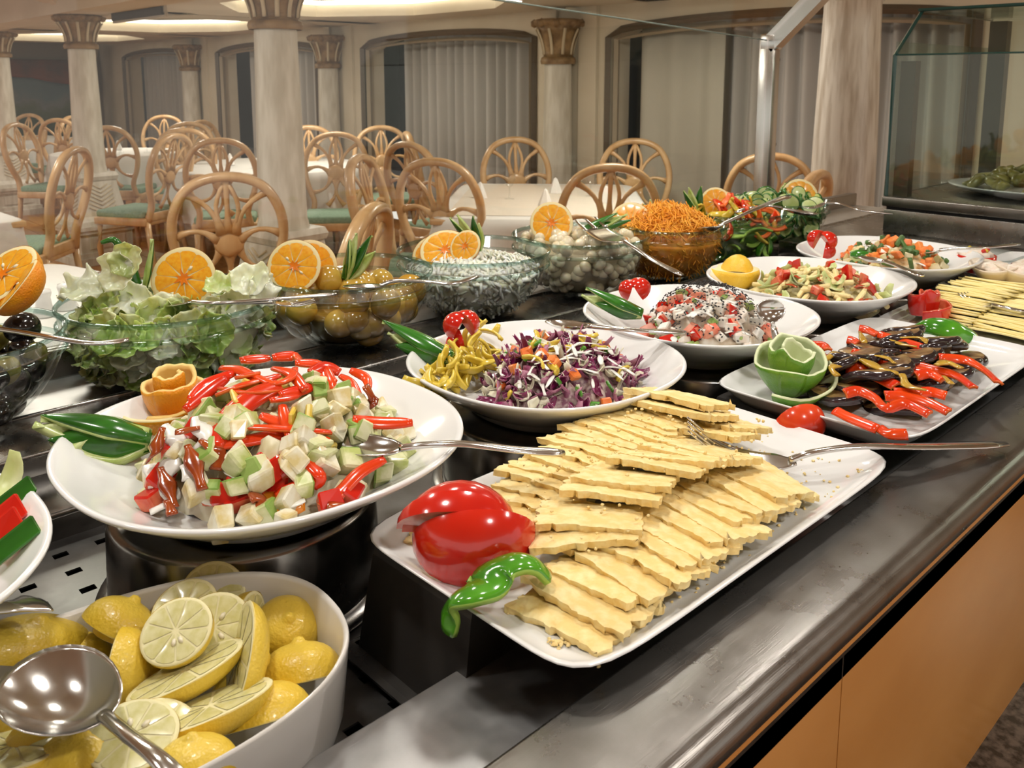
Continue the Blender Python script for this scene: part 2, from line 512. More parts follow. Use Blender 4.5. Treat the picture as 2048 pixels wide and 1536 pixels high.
# far wall with landscape mural
fw = MB(); fw.box2(-6, XW + .3, 15.2, 15.4, FZ, 2.2); fw.build('wall_far', mat('far_wall_brown', (.22, .18, .14), .8), kind='structure')
mm = bpy.data.materials.new('landscape_mural'); mm.use_nodes = True
nt = mm.node_tree; bs = nt.nodes['Principled BSDF']; bs.inputs['Roughness'].default_value = .35
tc = _n(nt, 'ShaderNodeTexCoord'); n1 = _n(nt, 'ShaderNodeTexNoise'); n1.inputs['Scale'].default_value = 1.6; n1.inputs['Detail'].default_value = 7
nt.links.new(tc.outputs['Object'], n1.inputs['Vector'])
sx = _n(nt, 'ShaderNodeSeparateXYZ'); nt.links.new(tc.outputs['Object'], sx.inputs[0])
ma = _n(nt, 'ShaderNodeMath', operation='MULTIPLY_ADD'); ma.inputs[1].default_value = .9; nt.links.new(sx.outputs['Z'], ma.inputs[0]); nt.links.new(n1.outputs[0], ma.inputs[2])
rp = _n(nt, 'ShaderNodeValToRGB'); cr = rp.color_ramp
cr.elements[0].position = .0; cr.elements[0].color = (.03, .05, .03, 1); cr.elements[1].position = 1; cr.elements[1].color = (.10, .17, .22, 1)
for p_, c_ in ((.3, (.06, .10, .06, 1)), (.5, (.12, .16, .10, 1)), (.62, (.20, .23, .24, 1)), (.78, (.12, .20, .24, 1))):
    e_ = cr.elements.new(p_); e_.color = c_
nt.links.new(ma.outputs[0], rp.inputs[0]); nt.links.new(rp.outputs[0], bs.inputs['Base Color'])
mu = thing('wall_mural', 'large dark landscape mural of trees and blue sky on the far wall', 'mural', (3.3, 15.15, .9))
q = MB(); q.box2(-1.9, 1.65, -.02, .02, -.7, .72); q.build('painting', mm, mu)
aw = MB()
def awf(u, v):
    x = lerp(-1.9, 1.65, u)
    return (x, -.05 - .1 * (1 - v), .72 - (1 - v) * (.18 + .1 * abs(math.sin(x * 2.4)) + max(0, x - .7) * .35))
aw.grid(awf, 60, 4, thick=.02); aw.build('red_valance', mat('dull_red_cloth', (.22, .06, .035), .8, col2=(.12, .05, .04), scale=3), mu)
cwl = MB(); cwl.lathe([(.14, FZ), (.14, .2), (.105, .3), (.1, 1.5), (.16, 1.72), (.17, 1.8)], 20)
cwl.build('corner_column', M_colwhite, None, (4.72, 14.65, 0), label='white corner column beside the mural', cat='column')

# free-standing columns
def chevron_base(t, r=.135, z0=FZ):
    """square flared pedestal with chevron reeding"""
    def sq(hw0, hw1, za, zb, nm='plinth', n=1, mtl=M_colwhite, curve=1.0):
        b = MB(); prof = []
        for k in range(n + 1):
            u = k / n; prof.append((lerp(hw0, hw1, u ** curve) * math.sqrt(2), lerp(za, zb, u)))
        b.lathe([(0, za)] + prof + [(0, zb)], 4, a0=math.pi / 4, a1=math.pi / 4 + 2 * math.pi, smooth=False); b.build(nm, mtl, t)
    k = r / .135
    sq(.29 * k, .29 * k, z0, z0 + .06); sq(.27 * k, .27 * k, z0 + .06, z0 + .10); sq(.25 * k, .25 * k, z0 + .10, z0 + .25, 'pedestal')
    sq(.27 * k, .275 * k, z0 + .25, z0 + .28); sq(.285 * k, .285 * k, z0 + .28, z0 + .31); sq(.265 * k, .255 * k, z0 + .31, z0 + .345)
    sq(.255 * k, .165 * k, z0 + .345, z0 + .66, 'flared_block', 8, curve=.55)
    sq(.175 * k, .185 * k, z0 + .66, z0 + .69); sq(.185 * k, .17 * k, z0 + .69, z0 + .72)
    for face in range(4):
        A = Matrix.Rotation(face * math.pi / 2, 4, 'Z')
        for j in range(7):
            for s in (-1, 1):
                pts = []
                for q_ in range(4):
                    u = q_ / 3; zz = .40 + j * .032 + u * .055
                    if zz > .645: continue
                    hw = lerp(.255, .165, ((zz - .345) / .315) ** .55) * k
                    pts.append((hw + .001, s * u * (hw * .62), z0 + zz))
                if len(pts) > 1:
                    c = MB(); c.tube(pts, [(.006, .008)] * len(pts), 5, up=(1, 0, 0), M=A); c.build('chevron_rib', M_goldrib, t)
        pnl = MB(); pnl.box((.252 * k, 0, z0 + .175), (.012, .34 * k, .09), M=A); pnl.build('pedestal_panel', M_colwhite, t)

def column(label, x, y, r, m, rz=0.0, base=True):
    t = thing('column', label, 'column', (x, y, 0), rz, 'free-standing columns')
    z1 = FZ + (.72 if base else .1)
    s = MB(); s.lathe([(r * 1.12, z1), (r * 1.08, z1 + .03), (r * 1.03, z1 + .05), (r * .98, 1.0), (r * .88, 1.54)], 40); s.build('shaft', m, t)
    if base: chevron_base(t, r)
    else:
        p_ = MB(); p_.lathe([(0, FZ), (r * 1.3, FZ), (r * 1.3, FZ + .07), (r * 1.15, FZ + .1), (0, FZ + .1)], 40); p_.build('plinth', m, t)
    if base: capital_parts(t, 1.54, r * .9, r * 1.55, .26, 12)
    else:
        s = MB(); s.lathe([(r * .88, 1.54), (r * .86, 1.66), (r * 1.2, 1.70), (r * 1.25, 1.85)], 40); s.build('capital', m, t)
    return t
column('white column with chevron-reeded pedestal, left of the lettuce bowl', 2.34, 7.38, .112, M_colwhite, .12)
column('white column rising behind the round tables, centre left', 2.13, 3.90, .115, M_colwhite, .12)
column('partly visible white column with chevron pedestal at the left picture edge', 2.52, 10.6, .115, M_colwhite, .12)
column('thick grey-brown marble column behind the cucumber bowl', 4.06, 1.93, .150, M_marble, 0, False)

# ceiling: groin vaults beside the buffet, flat soffit with light coves by the wall
ce = MB()
ce.box2(-6, XW + .3, -4, 16, 2.25, 2.3)
ceiling = ce.build('ceiling', M_ceil, kind='structure')
def groin(x0, x1, y0, y1, zb, h):
    g = MB()
    def fn(u, v):
        a, b = abs(2 * u - 1), abs(2 * v - 1)
        return (lerp(x0, x1, u), lerp(y0, y1, v), zb + h * max(math.sqrt(max(0, 1 - a * a)), math.sqrt(max(0, 1 - b * b))))
    g.grid(fn, 28, 28, smooth=False, thick=-.02)
    return g
for (y0, y1) in ((3.9, 7.38), (7.38, 10.86), (10.86, 14.34)):
    groin(-1.3, 2.25, y0, y1, 1.78, .30).build('vault', M_ceil, ceiling)
sf = MB()
sf.box2(2.15, 2.45, -4, 15.2, 1.80, 2.25)
sf.build('beam', M_ceil, ceiling)
for (y0, y1) in ((.4, 3.8), (3.9, 7.3), (7.4, 10.8), (10.9, 14.3)):
    yc = (y0 + y1) / 2; xc = 3.78
    # soffit with an elongated octagonal opening, a raised lid above it and glowing strips on the rim
    oc = [(xc + .95 * math.cos(a) * (1.0 if abs(math.cos(a)) > .5 else 1.0), yc + 1.35 * math.sin(a)) for a in [math.pi / 8 + k * math.pi / 4 for k in range(8)]]
    rect = []
    for (x, y) in oc:
        dx, dy = x - xc, y - yc
        k = min(1.36 / abs(dx) if dx else 9, 1.72 / abs(dy) if dy else 9)
        rect.append((xc + dx * k, yc + dy * k))
    s = MB()
    for k in range(8):
        k2 = (k + 1) % 8
        s.add([(*oc[k], 1.85), (*oc[k2], 1.85), (*rect[k2], 1.85), (*rect[k], 1.85), (*oc[k], 1.95), (*oc[k2], 1.95)], [(0, 3, 2, 1), (0, 1, 5, 4)], 0, False)
    for (cx_, cy_, k) in ((xc - 1.36, y0, 0), (xc + 1.36, y0, 0), (xc - 1.36, y1, 0), (xc + 1.36, y1, 0)):
        s.box((cx_ + (.3 if cx_ < xc else -.3), cy_ + (.3 if cy_ < yc else -.3), 1.86), (.9, .9, .012))
    s.build('soffit', M_ceil, ceiling)
    ld = MB(); ld.box((xc, yc, 2.02), (2.7, 3.4, .02)); ld.build('recess_lid', M_ceil, ceiling)
    cv = thing('cove_light', None, None)
    for k in range(8):
        k2 = (k + 1) % 8
        g = MB(); g.tube([(oc[k][0] * .96 + xc * .04, oc[k][1] * .96 + yc * .04, 1.965), (oc[k2][0] * .96 + xc * .04, oc[k2][1] * .96 + yc * .04, 1.965)], [(.03, .02)] * 2, 6)
        g.build('light_strip', M_cove, cv)
    tag(cv, 'glowing octagonal cove light in the ceiling by the %s arched window' % {.4: 'marble column and right-hand', 3.9: 'central', 7.4: 'third', 10.9: 'leftmost'}[y0], 'ceiling light', 'cove lights')
# buffet-side flat ceiling
bc = MB(); bc.box2(-3, 2.15, -4, 3.9, 2.06, 2.12); bc.build('soffit', M_ceil, ceiling)
# ventilation grilles
def vent(label, c, w, h, rz, tilt=0):
    t = thing('air_vent', label, 'vent', c, rz, 'ceiling ventilation grilles')
    b = MB(); b.box((0, 0, 0), (w, .02, h)); b.build('backing', M_vent, t)
    f = MB()
    for (x, z, ww, hh) in ((0, h / 2, w + .04, .03), (0, -h / 2, w + .04, .03), (-w / 2, 0, .03, h), (w / 2, 0, .03, h), (0, 0, .02, h), (-w / 4, 0, .012, h), (w / 4, 0, .012, h)):
        f.box((x, -.015, z), (ww, .02, hh))
    f.build('frame', M_ventf, t)
    for k in range(5):
        s = MB(); s.box((0, -.012, -h / 2 + (k + .5) * h / 5), (w, .014, .008)); s.build('slat', M_ventf, t)
    return t
vent('dark ceiling grille between the two left-hand columns', (2.47, 6.55, 1.80), .95, .11, math.radians(90))
vent('dark ceiling grille right of the tall white column', (2.47, 3.05, 1.80), 1.0, .11, math.radians(90))
# downlight fittings
dl0 = None
for k, (x, y) in enumerate(DOWNLIGHTS):
    if dl0 is None:
        dl0 = thing('downlight', 'recessed halogen downlight in the ceiling over the buffet', 'ceiling light', (x, y, 2.06), group='buffet downlights')
        r_ = MB(); r_.lathe([(.05, 0), (.075, 0), (.078, -.008), (.05, -.008), (.05, 0)], 24); r_.build('ring', M_steelroom, dl0)
        g_ = MB(); g_.lathe([(0, -.004), (.05, -.004)], 24); g_.build('bulb_glass', M_lampglow, dl0)
    else: dup(dl0, loc=(x, y, 2.06))

# ------------------------------------------------------------------ chairs and tables
M_chair = mat('honey_wood', (.56, .33, .15), .33, col2=(.70, .46, .24), scale=9, stretch=(1, 1, .25), coat=.25)
M_green = mat('green_seat_cloth', (.22, .34, .25), .85, col2=(.28, .41, .31), scale=60)
M_linen = mat('white_linen', (.80, .79, .77), .85, bump=.15, bscale=12)
M_topper = mat('cream_table_topper', (.74, .67, .58), .85)
HB = .42   # seat height above floor
def make_chair():
    t = thing('dining_chair', 'x', 'chair')
    def hoop(s):  # s 0..1 round the back from left foot over the top to right foot
        a = lerp(-.62, math.pi + .62, s)
        x = -.235 * math.cos(a); z = .80 + .235 * math.sin(a)
        if z < .72:
            u = (.72 - z) / .4
        return x, z
    pts = []
    for (x, z) in [(.185, .40), (.165, .50), (.175, .56), (.205, .63), (.230, .72), (.236, .81), (.215, .90), (.165, .98), (.09, 1.022), (0, 1.035)]:
        pts.append((x, 0.0 - (z - .40) * .22, z))
    path = pts + [(-x, y, z) for (x, y, z) in reversed(pts[:-1])]
    h = MB(); h.tube(smooth_path(path, 3), [(.022, .029)] * (3 * (len(path) - 1) + 1), 8, up=(0, 1, 0)); h.build('back_hoop', M_chair, t)
    hz = .735; hy = -(hz - .40) * .22
    c = MB(); c.blob((.070, .015, .070), 2, c=(0, hy, hz)); c.build('hub', M_chair, t)
    for k, a in enumerate((90, 52, 128, 8, 172, -38, -142, -75, -105)):
        a = math.radians(a); d = Vector((math.cos(a), 0, math.sin(a)))
        if k == 0: end = Vector((0, 0, 1.02))
        else:
            rr = {52: .295, 128: .295, 8: .225, 172: .225, -38: .23, -142: .23, -75: .25, -105: .25}[round(math.degrees(a))]
            end = Vector((0, 0, hz)) + d * rr
        st = Vector((0, 0, hz)) + d * .045
        w = MB(); pts = []
        bend = .035 * (1 if d.x < 0 else -1) * (0 if k in (0,) else 1) * (1 if d.z > 0 else -1)
        nrm = Vector((-d.z, 0, d.x))
        for q_ in range(7):
            u = q_ / 6; p = st.lerp(end, u) - nrm * bend * math.sin(math.pi * u)
            pts.append((p.x, -(p.z - .40) * .22, p.z))
        w.tube(pts, [(.028, .011), (.017, .010), (.012, .009), (.011, .009), (.012, .009), (.015, .010), (.022, .011)], 6, up=(0, 1, 0)); w.build('spoke', M_chair, t)
        if k == 0:
            for s in (-1, 1):
                w = MB(); pts = []
                for q_ in range(8):
                    u = q_ / 7; z = lerp(hz + .04, 1.0, u)
                    pts.append((s * (.012 + .035 * math.sin(math.pi * u)), -(z - .40) * .22, z))
                w.tube(pts, [(.010, .009)] * 8, 6, up=(0, 1, 0)); w.build('spoke', M_chair, t)
    rl = MB(); rl.box((0, 0, .43), (.36, .03, .06), b=.006); rl.build('back_rail', M_chair, t)
    sfm = MB(); sfm.box((0, .22, .40), (.46, .46, .06), b=.01); sfm.build('seat_frame', M_chair, t)
    sc = MB(); sc.box((0, .23, .45), (.43, .43, .06), b=.022, seg=3); sc.build('seat_cushion', M_green, t)
    for sx_ in (-1, 1):
        l = MB(); l.tube([(sx_ * .2, .42, .38), (sx_ * .205, .43, .2), (sx_ * .195, .42, 0)], [.026, .022, .016], 8); l.build('leg', M_chair, t)
        l = MB(); l.tube([(sx_ * .19, 0, .40), (sx_ * .19, -.02, .2), (sx_ * .2, -.07, 0)], [.024, .02, .017], 8); l.build('leg', M_chair, t)
    return t
# (x, y, heading of the seat in degrees, label)
CH = [
 (1.75, 3.70, 62, 'honey wood wheel-back chair standing right behind the lettuce bowl'),
 (3.57, 5.71, 232, 'honey wood wheel-back chair seen whole between the white column and the large window'),
 (2.91, 3.56, 25, 'honey wood wheel-back chair turned sideways before the large window, nearest of its cluster'),
 (3.55, 4.60, 8, 'honey wood chair back rising just behind the sideways chair'),
 (2.72, 3.86, 305, 'honey wood chair seen almost edge-on beside the sideways chair'),
 (4.17, 4.31, 238, 'honey wood wheel-back chair in front of the slim wall column, behind the long white table'),
 (3.30, 2.78, 48, 'large honey wood chair back in front of the long white table'),
 (4.62, 3.66, 215, 'honey wood chair behind the large chair back, by the beige drape'),
 (4.39, 6.24, 240, 'small honey wood chair at the left edge of the large window'),
 (4.22, 5.43, 330, 'honey wood chair edge-on below the large window curtain'),
 (1.60, 5.70, 138, 'honey wood chair beside the chevron column pedestal'),
 (1.52, 2.45, 128, 'brown chair back close behind the bowl of pickled tomatoes'),
 (2.60, 6.60, 120, 'honey wood chair edge-on just right of the chevron column'),
 (2.75, 5.88, 60, 'honey wood chair back left of the tall white column, nearer one'),
 (3.44, 8.09, 235, 'honey wood chair facing the room behind the glass-set table'),
 (2.78, 8.11, 50, 'honey wood chair directly right of the chevron column shaft'),
 (2.95, 9.98, 40, 'honey wood chair left of the chevron column, middle row'),
 (2.9, 11.46, 215, 'farthest honey wood chair at the far left table'),
 (2.35, 9.05, 310, 'honey wood chair edge-on left of the chevron column'),
 (3.93, 9.91, 230, 'honey wood chair under the leftmost window curtain'),
 (3.84, 8.37, 300, 'honey wood chair beside the second slim wall column'),
 (3.85, 7.50, 150, 'honey wood chair near the curtain behind the tall white column, left side'),
 (3.95, 6.72, 240, 'honey wood chair near the curtain behind the tall white column, right side'),
 (4.45, 2.54, 30, 'honey wood chair partly hidden by the steel glass post'),
 (3.62, 1.98, 100, 'honey wood chair between the steel post and the marble column'),
 (3.05, 10.6, 140, 'honey wood chair side by side with another left of the chevron column'),
 (3.1, 7.3, 60, 'honey wood chair in shade behind the nearer chair left of the white column'),
]
ch0 = make_chair()
for k, (x, y, hd, lab) in enumerate(CH):
    o = ch0 if k == 0 else dup(ch0)
    o.location = (x, y, FZ); o.rotation_euler = (0, 0, math.radians(hd - 90))
    o['label'] = lab; o['group'] = 'wheel-back dining chairs'

def table(label_t, label_c, x, y, sx_, sy_, rz, rnd=False, drop=.36, topper=False):
    t = thing('dining_table', label_t, 'table', (x, y, FZ), rz, 'dining tables')
    z = .735
    b = MB()
    if rnd: b.lathe([(0, z - .03), (sx_, z - .03), (sx_, z), (0, z)], 40)
    else: b.box((0, 0, z - .015), (sx_ * 2, sy_ * 2, .03), b=.005)
    b.build('tabletop', M_chair, t)
    p_ = MB(); p_.lathe([(.24, 0), (.24, .03), (.05, .07), (.045, .68), (.12, z - .03)], 20); p_.build('pedestal', M_chair, t)
    c = MB(); e = 2.0 if rnd else 14.0
    prof = [(0, z + .006), (.6, z + .006), (.97, z + .006), (1.0, z)] + [(1.0 + .012 * k, z - drop * k / 6) for k in range(1, 7)]
    n = 96; v = []; f = []
    for j, (r, zz) in enumerate(prof):
        for i in range(n):
            a = 2 * math.pi * i / n; cs, sn = math.cos(a), math.sin(a)
            q_ = 1.0 if rnd else (abs(cs) ** e + abs(sn) ** e) ** (-1 / e)
            w_ = 1 + (.02 * max(0, j - 4) * math.sin(a * 14 + 2 * math.sin(a * 3)) if j > 4 else 0)
            v.append((r * q_ * cs * (sx_ + .006) * w_, r * q_ * sn * (sy_ + .006) * w_, zz - (.04 * abs(math.sin(a * 2)) * (j - 3) / 6 if (j > 3 and not rnd) else 0)))
    for j in range(len(prof) - 1):
        for i in range(n): f.append((j * n + i, j * n + (i + 1) % n, (j + 1) * n + (i + 1) % n, (j + 1) * n + i))
    c.add(v, f)
    c.build('tablecloth', M_linen, None, M=Matrix.Translation((x, y, FZ)) @ Matrix.Rotation(rz, 4, 'Z'), label=label_c, cat='tablecloth', group='white tablecloths')
    if topper:
        k = MB(); k.box((0, 0, z + .008), (sx_ * 1.75, sy_ * 1.75, .002)); k.build('table_topper', M_topper, None, M=Matrix.Translation((x, y, FZ)) @ Matrix.Rotation(rz, 4, 'Z'), label='cream square topper laid over ' + label_c, cat='table topper')
    return t
table('table behind the white column with wheel-back chairs around it', 'white cloth on the table behind the tall white column', 3.55, 6.70, .78, .78, .3, True, .40)
table('long table before the large chair back', 'white cloth on the table right of the sideways chairs', 3.72, 3.62, .78, .58, .75, False, .34, True)
table('table at the left picture edge beside the chevron pedestal', 'white cloth hanging at the left picture edge', 0.60, 5.42, .60, .55, .05, False, .5)
table('far table under the mural', 'white cloth on the far table below the mural', 3.0, 11.9, .5, .5, .2, False, .3)
table('table directly behind the lettuce bowl', 'white cloth right behind the olive and lettuce bowls', .55, 2.95, .62, .62, .24, False, .4)
table('table beyond the chevron column', 'white cloth on the table beyond the chevron column', 3.1, 8.95, .6, .6, .1, True, .35)

# small table settings
M_porc = mat('white_porcelain', (.80, .805, .80), .12, coat=.3)
M_napkin = mat('folded_napkin', (.82, .80, .78), .9)
M_clear = glass_mat('drinking_glass', (.97, .98, .98), (.6, .65, .65))
M_cut = steel_mat('polished_cutlery', (.66, .65, .63), .10, (.74, .73, .71), .2, .05)
sk = thing('salt_shaker', 'white porcelain shaker behind the lettuce bowl, left one of two', 'shaker', (.735, 2.83, FZ + .742))
b = MB(); b.lathe([(0, 0), (.032, 0), (.034, .008), (.024, .03), (.02, .055), (.024, .07), (.022, .08), (0, .086)], 24); b.build('body', M_porc, sk)
b = MB()
for a in range(3): b.lathe([(0, .0872), (.002, .0872)], 8, c=(.006 * math.cos(a * 2.1), .006 * math.sin(a * 2.1), 0))
b.build('shaker_holes', M_vent, sk)
sk2 = dup(sk, loc=(.81, 2.87, FZ + .742), label='second white shaker standing just right of the first one')
kn = MB(); P = [at(165, 556, FZ + .75), at(200, 545, FZ + .75), at(232, 533, FZ + .75)]
kn.tube(P, [(.006, .003), (.007, .003), (.01, .002)], 6)
kn.build('table_knife', M_cut, None, label='steel knife lying on the white cloth behind the green pepper sticks', cat='knife')
gm = None
for k, (x, y) in enumerate([(3.3, 8.7), (3.0, 8.6), (2.85, 9.1), (3.35, 9.1), (3.1, 8.85), (3.3, 6.5), (4.0, 6.4), (3.6, 6.3), (3.55, 3.75), (4.0, 3.5)]):
    if gm is None:
        gm = thing('wine_glass', 'stemmed wine glass on a dining table in the background', 'glass', (x, y, FZ + .742), group='wine glasses on the tables')
        b = MB(); b.lathe([(.033, 0), (.03, .003), (.004, .008), (.004, .07), (.02, .085), (.036, .12), (.034, .16), (.032, .17)], 20); b.build('goblet', M_clear, gm)
    else: dup(gm, loc=(x, y, FZ + .742))
np_ = MB()
np_.lathe([(0, .001), (.045, .001), (.035, .03), (.012, .09), (0, .10)], 6, smooth=False)
me = np_.mesh('napkin', M_napkin)
for (x, y) in [(3.45, 3.9), (3.95, 3.75), (3.5, 3.4), (3.85, 3.25), (3.3, 6.9), (3.8, 6.9), (3.2, 9.2)]:
    obj('folded_napkin', me, None, (x, y, FZ + .744), label='white folded napkin standing on a background dining table', cat='napkin', group='folded napkins')

# ================================================================== the buffet counter
S_rail = steel_mat('scratched_rail_steel', (.225, .212, .196), .25, (.29, .275, .257), .34, .9)
S_ledge = steel_mat('bright_ledge_steel', (.46, .455, .45), .42, (.60, .595, .59), .55, .8)
S_dark = steel_mat('dark_well_steel', (.20, .19, .18), .16, (.28, .27, .255), .3, .25)
S_mid = steel_mat('satin_steel', (.40, .39, .375), .24, (.46, .45, .435), .30, .5)
S_post = steel_mat('bright_post_steel', (.62, .61, .595), .22, (.66, .65, .64), .26, .3)
S_sheet = steel_mat('perforated_steel', (.19, .183, .175), .34, (.27, .26, .25), .46, .6)
S_drum = steel_mat('drum_steel', (.22, .205, .19), .15, (.32, .305, .285), .28, .2, (20, 20, 6))
M_black = mat('black_pan', (.024, .022, .021), .26, col2=(.05, .046, .042), scale=12, rough2=.45)
M_wood = mat('buffet_wood', (.50, .205, .040), .3, col2=(.66, .31, .085), scale=3.2, stretch=(1.0, 6, 2.2), detail=5, lo=.3, hi=.72, coat=.4)
M_woodb = mat('buffet_wood_trim', (.54, .22, .045), .3, col2=(.62, .28, .07), scale=4, stretch=(1, 6, 6), coat=.4)
M_granite = mat('dark_granite', (.02, .018, .016), .25, col2=(.12, .10, .085), scale=90, detail=6, lo=.4, hi=.62)
CX0, CX1 = -1.0, 3.0
cn = thing('buffet_counter', 'long stainless steel salad bar with wooden front', 'counter', (0, 0, FZ))
def cpart(nm, m, fn):
    b = MB(); fn(b)
    o = b.build(nm, m, cn, loc=(0, 0, -FZ))
    return o
# front rail: a rolled profile swept along x
prof = [(.343, .846), (.343, .8965), (.3415, .8993), (.339, .9003)] + [(.275 - .017 * math.sin(a), .886 + .0143 * math.cos(a)) for a in [k * math.pi / 2 / 6 for k in range(7)]] + [(.258, .880), (.2625, .878), (.2625, .846)]
def sweep(b, prof, x0, x1, mi=0, seg=1):
    for s in range(seg):
        xa, xb = lerp(x0, x1, s / seg), lerp(x0, x1, (s + 1) / seg)
        n = len(prof)
        v = [(x, y, z) for x in (xa, xb) for (y, z) in prof]
        b.add(v, [(k, k + 1, n + k + 1, n + k) for k in range(n - 1)], mi)
cpart('front_rail', S_rail, lambda b: sweep(b, prof, CX0, CX1))
cpart('wood_trim', M_woodb, lambda b: b.box2(CX0, CX1, .262, .30, .869, .8785))
cpart('groove_strip', mat('dark_groove', (.05, .035, .025), .4), lambda b: b.box2(CX0, CX1, .266, .30, .864, .8692))
for k in range(5):
    x0 = CX0 + k * .8
    cpart('wood_panel', M_wood, lambda b: b.box2(x0 + .0008, x0 + .7992, .2625, .30, .578, .8645))
cpart('granite_slide', M_granite, lambda b: b.box2(CX0, CX1, -.02, .30, .545, .578, b=.004))
cpart('kick_panel', M_wood, lambda b: b.box2(CX0, CX1, .27, 1.38, FZ, .545))
cpart('front_ledge', S_ledge, lambda b: (b.box2(CX0, 2.2, .343, .470, .842, .850, b=.002), b.box2(CX0, 2.2, .462, .470, .74, .848)))
cpart('well_base', S_dark, lambda b: b.box2(CX0, CX1, .487, 1.0, .70, .735))
# perforated sheet with real square holes
def perf(b):
    xs = [-.30]; ys = [.487]
    px_, py_, hw, hh = .0428, .0428, .0074, .0052
    nx, ny = 17, 11
    for i in range(nx):
        c = -.233 + .0055 + i * px_; xs += [c - hw, c + hw]
    for j in range(ny):
        c = .487 + .0372 + j * py_; ys += [c - hh, c + hh]
    xs.append(.47); ys.append(.995)
    idx = {}; v = []; f = []
    def V(x, y, z):
        k = (round(x, 5), round(y, 5), z)
        if k not in idx: idx[k] = len(v); v.append((x, y, z))
        return idx[k]
    for i in range(len(xs) - 1):
        for j in range(len(ys) - 1):
            if i % 2 == 1 and j % 2 == 1:
                q = [(xs[i], ys[j]), (xs[i + 1], ys[j]), (xs[i + 1], ys[j + 1]), (xs[i], ys[j + 1])]
                for k in range(4):
                    a, c = q[k], q[(k + 1) % 4]
                    f.append((V(*a, .80), V(*c, .80), V(*c, .798), V(*a, .798)))
                continue
            f.append((V(xs[i], ys[j], .80), V(xs[i + 1], ys[j], .80), V(xs[i + 1], ys[j + 1], .80), V(xs[i], ys[j + 1], .80)))
            f.append((V(xs[i], ys[j], .798), V(xs[i], ys[j + 1], .798), V(xs[i + 1], ys[j + 1], .798), V(xs[i + 1], ys[j], .798)))
    b.add(v, f, 0, False)
    b.box2(.4705, 2.2, .487, .995, .798, .80); b.box2(CX0, -.3005, .487, .995, .798, .80)
cpart('perforated_sheet', S_sheet, perf)
cpart('well_shade_sheet', M_dark, lambda b: b.box2(CX0, CX1, .487, .995, .736, .742))  # near-black sheet: the shade below the holes is put into its colour
cpart('well_back_rim', S_dark, lambda b: (b.box2(CX0, CX1, .987, 1.103, .74, .832, b=.003), b.tube([(CX0, .987, .829), (CX1, .987, .829)], .004, 8)))
cpart('back_ledge', S_ledge, lambda b: (b.box2(CX0, CX1, 1.237, 1.37, .80, .860), ))
cpart('pan_cover', S_mid, lambda b: (b.box2(CX0, CX1, 1.10, 1.2365, .80, .8585, b=.002), b.tube([(CX0, 1.2365, .8585), (CX1, 1.2365, .8585)], .0035, 8), b.tube([(CX0, 1.101, .857), (CX1, 1.101, .857)], .003, 8)))
cpart('back_rail', S_rail, lambda b: (b.box2(CX0, CX1, 1.37, 1.384, .80, .902, b=.002), b.box2(CX0, CX1, 1.3835, 1.40, .70, .902, b=.002)))
cpart('end_deck', S_dark, lambda b: b.box2(1.98, CX1, .343, 1.10, .85, .8985, b=.002))

# guard: steel post, leaning arm and clear panes over the back rail
gd = thing('sneeze_guard', 'clear glass guard with bent square steel post behind the bowls', 'glass guard', (2.43, 1.41, .902))
g = MB(); g.box((0, 0, .26), (.042, .05, .52), b=.003); g.build('post', S_post, gd)
g = MB(); g.tube([(0, 0, .515), (0, -.27, .74)], [(.021, .025)] * 2, 4, up=(1, 0, 0), smooth=False, M=Matrix.Rotation(0, 4, 'X')); 
gb = MB()
def arm(b):
    p0 = Vector((0, .0, .50)); p1 = Vector((0, -.30, .78)); d = (p1 - p0).normalized(); n_ = Vector((1, 0, 0)); u_ = d.cross(n_)
    v = [p + n_ * sx_ * .021 + u_ * sy_ * .025 for p in (p0, p1) for sx_ in (-1, 1) for sy_ in (-1, 1)]
    b.add(v, [(0, 1, 3, 2), (4, 6, 7, 5), (0, 4, 5, 1), (2, 3, 7, 6), (0, 2, 6, 4), (1, 5, 7, 3)], 0, False)
arm(gb); gb.build('arm', S_post, gd)
g = MB(); g.box((0, -.004, .512), (.043, .056, .05), b=.006); g.build('elbow', S_post, gd)
G_guard = glass_mat('guard_glass', (.975, .985, .975), (.7, .78, .74), 1.42)
g = MB(); v_ = [(x, y, z) for y in (-.008, -.002) for (x, z) in ((-3.2, .015), (-.03, .015), (-.03, .515), (-3.2, .66))]
g.add(v_, [(0, 1, 2, 3), (4, 7, 6, 5), (0, 4, 5, 1), (1, 5, 6, 2), (2, 6, 7, 3), (3, 7, 4, 0)], 0, False); g.build('glass_pane', G_guard, gd)
g = MB(); v_ = [(x, y + dy, z + dz) for (dy, dz) in ((0, 0), (.004, .004)) for (x, y, z) in ((-3.2, -.006, .665), (-.03, -.006, .520), (-.03, -.28, .77), (-3.2, -.28, .915))]
g.add(v_, [(0, 1, 2, 3), (4, 7, 6, 5), (0, 4, 5, 1), (1, 5, 6, 2), (2, 6, 7, 3), (3, 7, 4, 0)], 0, False)
g.build('leaning_pane', G_guard, gd)
g = MB(); g.tube([(-3.2, -.006, .662), (-.03, -.006, .517)], .0022, 6); g.build('pane_edge', mat('glass_edge', (.30, .38, .35), .2), gd)
for z in (.46, .2):
    g = MB(); g.lathe([(0, 0), (.009, 0), (.009, .012), (0, .014)], 16, M=Matrix.Translation((.021, -.01, z)) @ Matrix.Rotation(math.pi / 2, 4, 'Y')); g.build('bolt', M_black, gd)

